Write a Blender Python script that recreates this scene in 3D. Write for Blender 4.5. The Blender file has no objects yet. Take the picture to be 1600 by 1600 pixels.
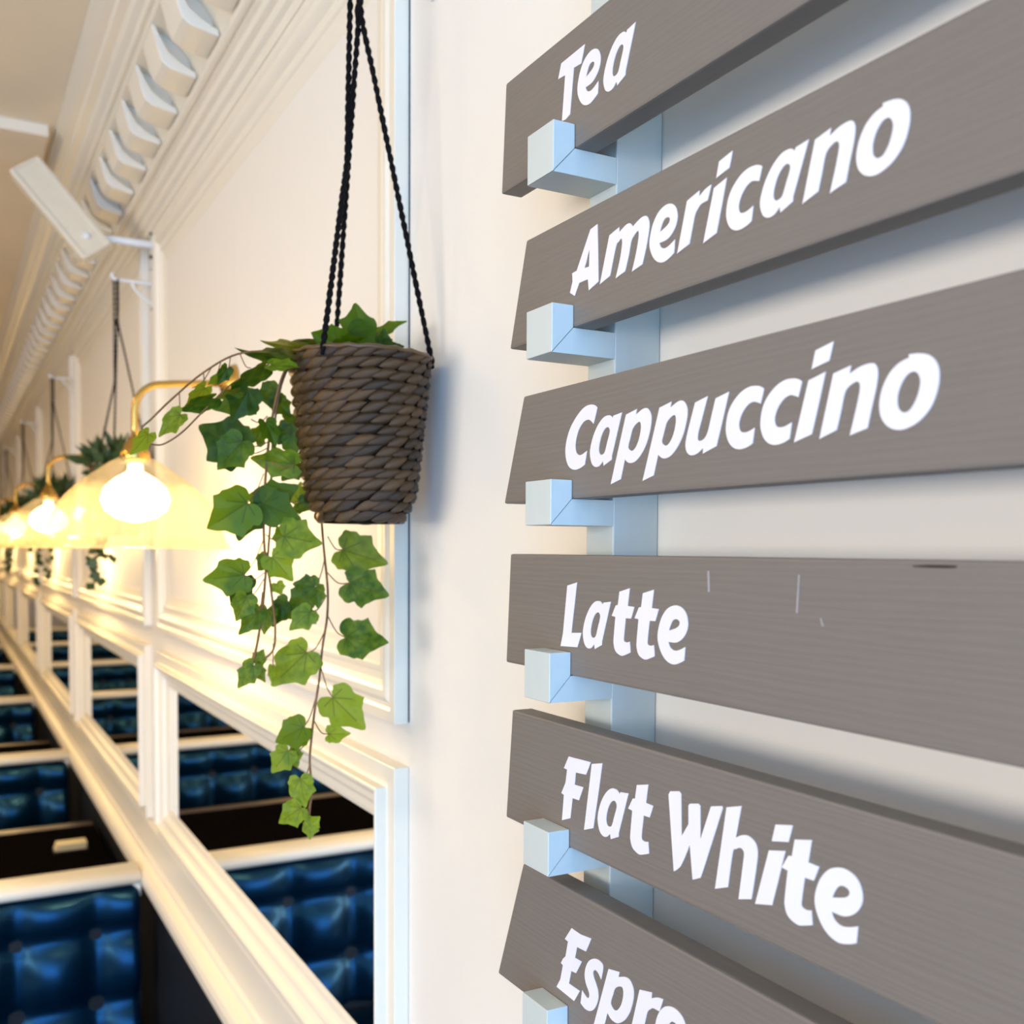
import bpy, bmesh, math, random
from mathutils import Vector, Matrix

# ------------------------------------------------------------------ camera
scene = bpy.context.scene
H = 1.90                      # camera height above the floor
D = 0.56                      # camera distance from the wall (wall face is the plane x = 0)
CAM = Vector((-D, 0.0, H))
FWD = Vector((0.48503982, 0.87340353, -0.04361939))
RGT = Vector((0.87433886, -0.48528483, 0.00549474))
UPV = Vector((0.0163687, 0.04080329, 0.99903311))
FPX, CYPX = 1600.0, 927.748   # focal length and principal row for a 1600 px frame

cam_data = bpy.data.cameras.new('camera')
cam = bpy.data.objects.new('camera', cam_data)
scene.collection.objects.link(cam)
rot = Matrix((RGT, UPV, -FWD)).transposed()
cam.matrix_world = Matrix.Translation(CAM) @ rot.to_4x4()
cam_data.sensor_width = 36.0
cam_data.lens = 36.0
cam_data.shift_y = (CYPX - 800.0) / 1600.0
cam_data.clip_start = 0.02
cam_data.dof.use_dof = True
cam_data.dof.focus_distance = 0.90
cam_data.dof.aperture_fstop = 6.8
scene.camera = cam

# ------------------------------------------------------------------ world, daylight of unseen windows, added ceiling lights, exposure
world = bpy.data.worlds.new('sky')
scene.world = world
world.use_nodes = True
bgn = world.node_tree.nodes['Background']
bgn.inputs[0].default_value = (0.50, 0.70, 1.0, 1)
bgn.inputs[1].default_value = 1.0

scene.view_settings.view_transform = 'Standard'
scene.view_settings.look = 'None'
scene.view_settings.exposure = -0.14
scene.view_settings.gamma = 1.0
scene.view_settings.use_curve_mapping = False

WIN = (-3.7, -0.04, 0.30, 3.00)     # unseen near window, widened to light behind the boards: x0, x1, z0, z1
NEAR_Y = -2.3


def area_light(name, loc, rot_e, sx, sy, power, col):
    l = bpy.data.lights.new(name, 'AREA')
    l.shape = 'RECTANGLE'
    l.size, l.size_y = sx, sy
    l.energy = power
    l.color = col
    o = bpy.data.objects.new(name, l)
    o.location = loc
    o.rotation_euler = rot_e
    scene.collection.objects.link(o)
    return o


area_light('window_daylight', ((WIN[0] + WIN[1]) / 2, NEAR_Y - 0.05, (WIN[2] + WIN[3]) / 2),
           (math.radians(90), 0, 0), WIN[1] - WIN[0], WIN[3] - WIN[2], 205.0, (0.20, 0.48, 1.0))
ADDED_WIN = (-1.8, 1.4, 1.45, 2.45)      # unseen window added opposite for frontal light: y0, y1, z0, z1
LEFT_X = -4.6
area_light('street_daylight', (LEFT_X - 0.05, (ADDED_WIN[0] + ADDED_WIN[1]) / 2, (ADDED_WIN[2] + ADDED_WIN[3]) / 2),
           (math.radians(90), 0, math.radians(-90)), ADDED_WIN[1] - ADDED_WIN[0], ADDED_WIN[3] - ADDED_WIN[2], 132.0, (1.0, 0.89, 0.77))
CEIL = H + 1.23
ADDED_CEIL_LIGHTS = [(-2.3, -0.7), (-1.9, 2.6), (-2.4, 4.8), (-2.6, 7.0), (-2.6, 10.0)]  # ceiling lights added to warm the room, out of view
for cx, cy in ADDED_CEIL_LIGHTS:
    area_light('ceiling_light_glow', (cx, cy, CEIL - 0.045), (0, 0, 0), 0.55, 0.55, 26.0 if cy > 3 else (17.0 if cy > 0 else 4.0), (1.0, 0.66, 0.27))

# ------------------------------------------------------------------ helpers
COL = scene.collection
WL = {}      # world location of unrotated parents


def ray(px, py):
    return FWD + RGT * ((px - 800) / FPX) - UPV * ((py - CYPX) / FPX)


def P(px, py, zc):
    return CAM + ray(px, py) * zc


def wloc(o):
    v = Vector(o.location)
    while o.parent is not None:
        o = o.parent
        v = v + Vector(o.location)
    return v


def tag(o, label=None, cat=None, group=None, kind=None):
    if label:
        o['label'] = label
    if cat:
        o['category'] = cat
    if group:
        o['group'] = group
    if kind:
        o['kind'] = kind
    return o


def thing(name, loc, label, cat, group=None):
    o = bpy.data.objects.new(name, None)
    o.empty_display_size = 0.05
    o.location = loc
    COL.objects.link(o)
    return tag(o, label, cat, group)


def link(name, me, mat, parent=None, loc=(0, 0, 0)):
    o = bpy.data.objects.new(name, me)
    COL.objects.link(o)
    if mat is not None and len(me.materials) == 0:
        me.materials.append(mat)
    if parent is not None:
        o.parent = parent
        o.location = Vector(loc) - wloc(parent)
    else:
        o.location = loc
    return o


def finish(bm, name, smooth=False):
    bmesh.ops.recalc_face_normals(bm, faces=bm.faces)
    me = bpy.data.meshes.new(name)
    bm.to_mesh(me)
    bm.free()
    if smooth:
        me.polygons.foreach_set('use_smooth', [True] * len(me.polygons))
    return me


def obj(name, bm, mat, parent=None, smooth=False, origin=None):
    """bm holds world coordinates; the object gets its origin at the bounding-box centre."""
    vs = [v.co for v in bm.verts]
    if origin is None:
        lo = Vector((min(v.x for v in vs), min(v.y for v in vs), min(v.z for v in vs)))
        hi = Vector((max(v.x for v in vs), max(v.y for v in vs), max(v.z for v in vs)))
        origin = (lo + hi) / 2
    origin = Vector(origin)
    for v in bm.verts:
        v.co -= origin
    return link(name, finish(bm, name, smooth), mat, parent, origin)


def box(bm, x0, x1, y0, y1, z0, z1, bev=0.0, seg=2):
    r = bmesh.ops.create_cube(bm, size=1.0)
    vs = r['verts']
    for v in vs:
        v.co = Vector(((x0 + x1) / 2 + v.co.x * (x1 - x0), (y0 + y1) / 2 + v.co.y * (y1 - y0),
                       (z0 + z1) / 2 + v.co.z * (z1 - z0)))
    if bev > 0:
        es = list({e for v in vs for e in v.link_edges})
        bmesh.ops.bevel(bm, geom=es, offset=bev, segments=seg, affect='EDGES', profile=0.5)


def prism(bm, poly, axis, a0, a1, bev=0.0):
    """poly: 2-D points; axis 'y': poly=(p,z) with p = distance out of the wall; axis 'x': poly=(y,z)."""
    def co(q, a):
        if axis == 'y':
            return Vector((-q[0], a, q[1]))
        return Vector((a, q[0], q[1]))
    A = [bm.verts.new(co(q, a0)) for q in poly]
    B = [bm.verts.new(co(q, a1)) for q in poly]
    n = len(poly)
    fs = [bm.faces.new(A), bm.faces.new(B[::-1])]
    for i in range(n):
        j = (i + 1) % n
        fs.append(bm.faces.new((A[i], A[j], B[j], B[i])))
    if bev > 0:
        es = list({e for f in fs for e in f.edges})
        bmesh.ops.bevel(bm, geom=es, offset=bev, segments=2, affect='EDGES', profile=0.5)


def tube(bm, pts, rad, n=8, cap=True):
    """round tube along world points; rad is a number or a list."""
    pts = [Vector(p) for p in pts]
    rings = []
    t = (pts[1] - pts[0]).normalized()
    ref = Vector((0, 0, 1)) if abs(t.z) < 0.9 else Vector((1, 0, 0))
    u = t.cross(ref).normalized()
    for i, p in enumerate(pts):
        if i == 0:
            t = pts[1] - pts[0]
        elif i == len(pts) - 1:
            t = pts[-1] - pts[-2]
        else:
            t = pts[i + 1] - pts[i - 1]
        t.normalize()
        u = (u - t * u.dot(t)).normalized()
        w = t.cross(u)
        r = rad[i] if isinstance(rad, (list, tuple)) else rad
        rings.append([bm.verts.new(p + (u * math.cos(2 * math.pi * k / n) + w * math.sin(2 * math.pi * k / n)) * r)
                      for k in range(n)])
    for a, b in zip(rings, rings[1:]):
        for k in range(n):
            bm.faces.new((a[k], a[(k + 1) % n], b[(k + 1) % n], b[k]))
    if cap:
        bm.faces.new(rings[0][::-1])
        bm.faces.new(rings[-1])


def lathe(bm, prof, c, n=48, closed=False, flute=None):
    """prof: (r, z) points, revolved about a vertical axis through c; flute(k, i, r) may change the radius."""
    c = Vector(c)
    rings = []
    for i, (r, z) in enumerate(prof):
        ring = []
        for k in range(n):
            rr = flute(k, i, r) if flute else r
            a = 2 * math.pi * k / n
            ring.append(bm.verts.new(c + Vector((rr * math.cos(a), rr * math.sin(a), z))))
        rings.append(ring)
    prs = list(zip(rings, rings[1:]))
    if closed:
        prs.append((rings[-1], rings[0]))
    for a, b in prs:
        for k in range(n):
            bm.faces.new((a[k], a[(k + 1) % n], b[(k + 1) % n], b[k]))
    if not closed:
        for r in (rings[0], rings[-1]):
            try:
                bm.faces.new(r)
            except ValueError:
                pass


def smooth_path(pts, sub=6):
    pts = [Vector(p) for p in pts]
    out = []
    n = len(pts)
    for i in range(n - 1):
        p0 = pts[max(i - 1, 0)]
        p1, p2 = pts[i], pts[i + 1]
        p3 = pts[min(i + 2, n - 1)]
        for s in range(sub):
            t = s / sub
            out.append(0.5 * ((2 * p1) + (p2 - p0) * t + (2 * p0 - 5 * p1 + 4 * p2 - p3) * t * t
                              + (3 * p1 - p0 - 3 * p2 + p3) * t ** 3))
    out.append(pts[-1])
    return out


# ------------------------------------------------------------------ materials
MATS = {}


def srgb(r, g, b):
    def f(c):
        c /= 255.0
        return c / 12.92 if c <= 0.04045 else ((c + 0.055) / 1.055) ** 2.4
    return (f(r), f(g), f(b), 1.0)


def mat(name, col, rough=0.5, metal=0.0, vary=0.0, vscale=20.0, bump=0.0, bscale=200.0, stretch=(1, 1, 1),
        spec=0.5, coat=0.0, rnd=0.0):
    m = bpy.data.materials.new(name)
    m.use_nodes = True
    nt = m.node_tree
    b = nt.nodes['Principled BSDF']
    b.inputs['Base Color'].default_value = col
    b.inputs['Roughness'].default_value = rough
    b.inputs['Metallic'].default_value = metal
    b.inputs['Specular IOR Level'].default_value = spec
    b.inputs['Coat Weight'].default_value = coat
    tc = nt.nodes.new('ShaderNodeTexCoord')
    mp = nt.nodes.new('ShaderNodeMapping')
    mp.inputs['Scale'].default_value = stretch
    nt.links.new(tc.outputs['Object'], mp.inputs['Vector'])
    last = None
    if vary > 0:
        no = nt.nodes.new('ShaderNodeTexNoise')
        no.inputs['Scale'].default_value = vscale
        no.inputs['Detail'].default_value = 4.0
        nt.links.new(mp.outputs[0], no.inputs['Vector'])
        mr = nt.nodes.new('ShaderNodeMapRange')
        mr.inputs['From Min'].default_value = 0.3
        mr.inputs['From Max'].default_value = 0.7
        mr.inputs['To Min'].default_value = 1 - vary
        mr.inputs['To Max'].default_value = 1 + vary
        nt.links.new(no.outputs['Fac'], mr.inputs['Value'])
        last = mr.outputs[0]
    if rnd > 0:
        oi = nt.nodes.new('ShaderNodeObjectInfo')
        mr2 = nt.nodes.new('ShaderNodeMapRange')
        mr2.inputs['To Min'].default_value = 1 - rnd
        mr2.inputs['To Max'].default_value = 1 + rnd
        nt.links.new(oi.outputs['Random'], mr2.inputs['Value'])
        if last is None:
            last = mr2.outputs[0]
        else:
            ml = nt.nodes.new('ShaderNodeMath')
            ml.operation = 'MULTIPLY'
            nt.links.new(last, ml.inputs[0])
            nt.links.new(mr2.outputs[0], ml.inputs[1])
            last = ml.outputs[0]
    if last is not None:
        vm = nt.nodes.new('ShaderNodeVectorMath')
        vm.operation = 'SCALE'
        vm.inputs[0].default_value = col[:3]
        nt.links.new(last, vm.inputs['Scale'])
        nt.links.new(vm.outputs[0], b.inputs['Base Color'])
    if bump > 0:
        n2 = nt.nodes.new('ShaderNodeTexNoise')
        n2.inputs['Scale'].default_value = bscale
        n2.inputs['Detail'].default_value = 3.0
        nt.links.new(mp.outputs[0], n2.inputs['Vector'])
        bu = nt.nodes.new('ShaderNodeBump')
        bu.inputs['Strength'].default_value = bump
        bu.inputs['Distance'].default_value = 0.001
        nt.links.new(n2.outputs['Fac'], bu.inputs['Height'])
        nt.links.new(bu.outputs[0], b.inputs['Normal'])
    MATS[name] = m
    return m


mat('wall_paint', srgb(240, 233, 219), 0.55, vary=0.012, vscale=3, bump=0.12, bscale=90)
mat('trim_paint', srgb(240, 231, 210), 0.38, vary=0.01, vscale=6, bump=0.05, bscale=60)
mat('ceiling_paint', srgb(236, 222, 196), 0.7, vary=0.012, vscale=2, bump=0.05, bscale=60)
mat('rack_paint', srgb(200, 206, 197), 0.45, vary=0.03, vscale=25, bump=0.15, bscale=120, stretch=(1, 1, 0.12))
mat('letter_vinyl', srgb(236, 231, 231), 0.4, vary=0.01, vscale=40)
mat('ink', srgb(22, 18, 18), 0.5, vary=0.05)
mat('scuff', srgb(160, 152, 146), 0.7, vary=0.1)
mat('floor_wood', srgb(62, 45, 34), 0.4, vary=0.25, vscale=5, stretch=(8, 0.6, 1))
mat('brass', srgb(205, 165, 85), 0.25, metal=1.0, vary=0.04, vscale=20)
mat('leather', (0.0004, 0.008, 0.020, 1), 0.30, vary=0.15, vscale=9, bump=0.08, bscale=220, spec=0.8).node_tree.nodes['Principled BSDF'].inputs['Specular Tint'].default_value = (0.16, 0.55, 1.0, 1)  # blue specular tint imitates the blue daylight in the highlights
mat('leather_dark', (0.0015, 0.003, 0.005, 1), 0.6, vary=0.2, vscale=9, bump=0.1, bscale=220)
mat('table_top', srgb(12, 10, 10), 0.25, vary=0.15, vscale=8, spec=0.0)
mat('table_edge', srgb(64, 50, 38), 0.3, vary=0.15, vscale=8)  # edging brown, also painted for the bench rail's reflection
mat('black_metal', srgb(26, 26, 28), 0.4, metal=0.6, vary=0.1)
mat('white_metal', srgb(232, 232, 228), 0.35, vary=0.02)
mat('screw_metal', srgb(140, 105, 85), 0.4, metal=0.8, vary=0.1)
mat('rope', srgb(14, 11, 10), 0.9, vary=0.3, vscale=400, bump=0.3, bscale=900, spec=0.15)
mat('straw', srgb(74, 51, 25), 0.32, vary=0.4, vscale=70, bump=0.45, bscale=260, stretch=(0.3, 1, 4), rnd=0.6)
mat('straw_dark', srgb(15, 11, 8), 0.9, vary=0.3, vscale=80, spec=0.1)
mat('stem', srgb(122, 82, 40), 0.6, vary=0.3, vscale=60)
mat('soil', srgb(40, 30, 22), 0.9, vary=0.3, vscale=60, bump=0.6, bscale=120)
mat('foliage', srgb(52, 74, 30), 0.55, vary=0.3, vscale=30)
mat('fixture_paint', srgb(222, 210, 184), 0.5, vary=0.02)
mat('button_metal', srgb(120, 130, 140), 0.3, metal=0.9, vary=0.05)
mat('napkin', srgb(214, 200, 160), 0.8, vary=0.05)
mat('caulk_gap', srgb(40, 42, 48), 0.9, vary=0.1)

# mirror glass
m = mat('mirror_glass', (0.88, 0.89, 0.88, 1), 0.015, metal=1.0)
# bulb
m = bpy.data.materials.new('bulb_glow'); m.use_nodes = True
b = m.node_tree.nodes['Principled BSDF']
b.inputs['Emission Color'].default_value = (1.0, 0.84, 0.58, 1)
b.inputs['Emission Strength'].default_value = 6.0
MATS['bulb_glow'] = m
# diffuser glow meant for the added ceiling lights
m = bpy.data.materials.new('diffuser'); m.use_nodes = True
b = m.node_tree.nodes['Principled BSDF']
b.inputs['Emission Color'].default_value = (1.0, 0.84, 0.64, 1)
b.inputs['Emission Strength'].default_value = 4.0
MATS['diffuser'] = m


def glassy(name, tcol, trans_w, transl_w, tl_col, gl_rough):
    m = bpy.data.materials.new(name)
    m.use_nodes = True
    nt = m.node_tree
    for n in list(nt.nodes):
        if n.type != 'OUTPUT_MATERIAL':
            nt.nodes.remove(n)
    out = [n for n in nt.nodes if n.type == 'OUTPUT_MATERIAL'][0]
    tr = nt.nodes.new('ShaderNodeBsdfTransparent'); tr.inputs[0].default_value = tcol
    tl = nt.nodes.new('ShaderNodeBsdfTranslucent'); tl.inputs[0].default_value = tl_col
    gl = nt.nodes.new('ShaderNodeBsdfGlossy'); gl.inputs['Roughness'].default_value = gl_rough
    gl.inputs[0].default_value = (1, 1, 1, 1)
    m1 = nt.nodes.new('ShaderNodeMixShader'); m1.inputs[0].default_value = transl_w / max(trans_w + transl_w, 1e-6)
    m2 = nt.nodes.new('ShaderNodeMixShader'); m2.inputs[0].default_value = 1 - trans_w - transl_w
    nt.links.new(tr.outputs[0], m1.inputs[1]); nt.links.new(tl.outputs[0], m1.inputs[2])
    nt.links.new(m1.outputs[0], m2.inputs[1]); nt.links.new(gl.outputs[0], m2.inputs[2])
    nt.links.new(m2.outputs[0], out.inputs[0])
    MATS[name] = m
    return m


glassy('shade_glass', (1.0, 0.965, 0.87, 1), 0.82, 0.065, (1.0, 0.84, 0.56, 1), 0.15)
glassy('window_glass', (0.97, 0.99, 1.0, 1), 0.94, 0.0, (1, 1, 1, 1), 0.02)


def board_material():
    m = mat('board_paint', srgb(118, 109, 99), 0.55)
    nt = m.node_tree
    b = nt.nodes['Principled BSDF']
    tc = [n for n in nt.nodes if n.type == 'TEX_COORD'][0]
    mp = [n for n in nt.nodes if n.type == 'MAPPING'][0]
    mp.inputs['Scale'].default_value = (1.0, 0.05, 1.0)
    oi = nt.nodes.new('ShaderNodeObjectInfo')
    off = nt.nodes.new('ShaderNodeVectorMath'); off.operation = 'MULTIPLY_ADD'
    off.inputs[1].default_value = (3.0, 1.3, 7.0)
    nt.links.new(oi.outputs['Random'], off.inputs[0])
    nt.links.new(mp.outputs[0], off.inputs[2])
    # broad warp so that the grain lines wander, then fine lines along the board
    no = nt.nodes.new('ShaderNodeTexNoise'); no.inputs['Scale'].default_value = 22; no.inputs['Detail'].default_value = 2
    nt.links.new(off.outputs[0], no.inputs['Vector'])
    wv = nt.nodes.new('ShaderNodeTexWave'); wv.wave_type = 'BANDS'; wv.bands_direction = 'Z'
    wv.inputs['Scale'].default_value = 62; wv.inputs['Distortion'].default_value = 9
    wv.inputs['Detail'].default_value = 2; wv.inputs['Detail Scale'].default_value = 1.2
    nt.links.new(off.outputs[0], wv.inputs['Vector'])
    fine = nt.nodes.new('ShaderNodeTexNoise'); fine.inputs['Scale'].default_value = 420; fine.inputs['Detail'].default_value = 4
    nt.links.new(off.outputs[0], fine.inputs['Vector'])
    add = nt.nodes.new('ShaderNodeMath'); add.operation = 'MULTIPLY_ADD'; add.inputs[1].default_value = 0.35
    nt.links.new(wv.outputs['Fac'], add.inputs[0]); nt.links.new(fine.outputs['Fac'], add.inputs[2])
    bu = nt.nodes.new('ShaderNodeBump'); bu.inputs['Strength'].default_value = 0.32; bu.inputs['Distance'].default_value = 0.0006
    nt.links.new(add.outputs[0], bu.inputs['Height']); nt.links.new(bu.outputs[0], b.inputs['Normal'])
    mr = nt.nodes.new('ShaderNodeMapRange')
    mr.inputs['To Min'].default_value = 0.93; mr.inputs['To Max'].default_value = 1.07
    nt.links.new(add.outputs[0], mr.inputs['Value'])
    vm = nt.nodes.new('ShaderNodeVectorMath'); vm.operation = 'SCALE'; vm.inputs[0].default_value = srgb(118, 109, 99)[:3]
    nt.links.new(mr.outputs[0], vm.inputs['Scale']); nt.links.new(vm.outputs[0], b.inputs['Base Color'])
    return m


board_material()


def leaf_material():
    m = bpy.data.materials.new('ivy_leaf'); m.use_nodes = True
    nt = m.node_tree; N = nt.nodes; L = nt.links
    b = N['Principled BSDF']; out = [n for n in N if n.type == 'OUTPUT_MATERIAL'][0]
    tc = N.new('ShaderNodeTexCoord')
    sep = N.new('ShaderNodeSeparateXYZ'); L.new(tc.outputs['Object'], sep.inputs[0])
    flat = N.new('ShaderNodeCombineXYZ'); L.new(sep.outputs[0], flat.inputs[0]); L.new(sep.outputs[1], flat.inputs[1])
    prev = None
    for ang, ln in ((90, .72), (50, .40), (130, .40), (2, .26), (178, .26)):
        d = (math.cos(math.radians(ang)), math.sin(math.radians(ang)), 0)
        dt = N.new('ShaderNodeVectorMath'); dt.operation = 'DOT_PRODUCT'; dt.inputs[1].default_value = d
        L.new(flat.outputs[0], dt.inputs[0])
        cl = N.new('ShaderNodeClamp'); cl.inputs['Min'].default_value = 0.0; cl.inputs['Max'].default_value = ln
        L.new(dt.outputs['Value'], cl.inputs['Value'])
        sc = N.new('ShaderNodeVectorMath'); sc.operation = 'SCALE'; sc.inputs[0].default_value = d
        L.new(cl.outputs[0], sc.inputs['Scale'])
        di = N.new('ShaderNodeVectorMath'); di.operation = 'DISTANCE'
        L.new(flat.outputs[0], di.inputs[0]); L.new(sc.outputs[0], di.inputs[1])
        if prev is None:
            prev = di.outputs['Value']
        else:
            mi = N.new('ShaderNodeMath'); mi.operation = 'MINIMUM'
            L.new(prev, mi.inputs[0]); L.new(di.outputs['Value'], mi.inputs[1]); prev = mi.outputs[0]
    vein = N.new('ShaderNodeMapRange'); vein.inputs['From Min'].default_value = 0.003; vein.inputs['From Max'].default_value = 0.02; vein.inputs['To Min'].default_value = 0.35
    L.new(prev, vein.inputs['Value'])
    oi = N.new('ShaderNodeObjectInfo')
    no = N.new('ShaderNodeTexNoise'); no.inputs['Scale'].default_value = 4.0; no.inputs['Detail'].default_value = 5.0
    L.new(tc.outputs['Object'], no.inputs['Vector'])
    ad = N.new('ShaderNodeMath'); ad.operation = 'MULTIPLY_ADD'; ad.inputs[1].default_value = 0.75; 
    L.new(oi.outputs['Random'], ad.inputs[0]); L.new(no.outputs['Fac'], ad.inputs[2])
    ramp = N.new('ShaderNodeValToRGB')
    ramp.color_ramp.elements[0].position = 0.35; ramp.color_ramp.elements[0].color = srgb(34, 74, 18)
    ramp.color_ramp.elements[1].position = 1.1 if False else 1.0; ramp.color_ramp.elements[1].color = srgb(112, 140, 40)
    L.new(ad.outputs[0], ramp.inputs[0])
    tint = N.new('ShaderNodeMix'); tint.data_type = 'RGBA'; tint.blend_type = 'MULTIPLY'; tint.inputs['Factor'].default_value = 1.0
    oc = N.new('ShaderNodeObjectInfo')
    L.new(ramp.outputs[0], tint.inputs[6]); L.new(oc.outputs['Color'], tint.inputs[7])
    mx = N.new('ShaderNodeMix'); mx.data_type = 'RGBA'
    mx.inputs[6].default_value = srgb(66, 72, 24)
    L.new(vein.outputs[0], mx.inputs[0]); L.new(tint.outputs[2], mx.inputs[7])
    L.new(mx.outputs[2], b.inputs['Base Color'])
    b.inputs['Roughness'].default_value = 0.45
    b.inputs['Specular IOR Level'].default_value = 0.25
    bu = N.new('ShaderNodeBump'); bu.inputs['Strength'].default_value = 0.25; bu.inputs['Distance'].default_value = 0.03
    L.new(prev, bu.inputs['Height']); L.new(bu.outputs[0], b.inputs['Normal'])
    tl = N.new('ShaderNodeBsdfTranslucent')
    hs = N.new('ShaderNodeHueSaturation'); hs.inputs['Hue'].default_value = 0.475; hs.inputs['Saturation'].default_value = 1.05; hs.inputs['Value'].default_value = 1.55
    L.new(mx.outputs[2], hs.inputs['Color']); L.new(hs.outputs[0], tl.inputs[0])
    ms = N.new('ShaderNodeMixShader'); ms.inputs[0].default_value = 0.45
    L.new(b.outputs[0], ms.inputs[1]); L.new(tl.outputs[0], ms.inputs[2]); L.new(ms.outputs[0], out.inputs[0])
    MATS['ivy_leaf'] = m


leaf_material()
M = MATS

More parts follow.
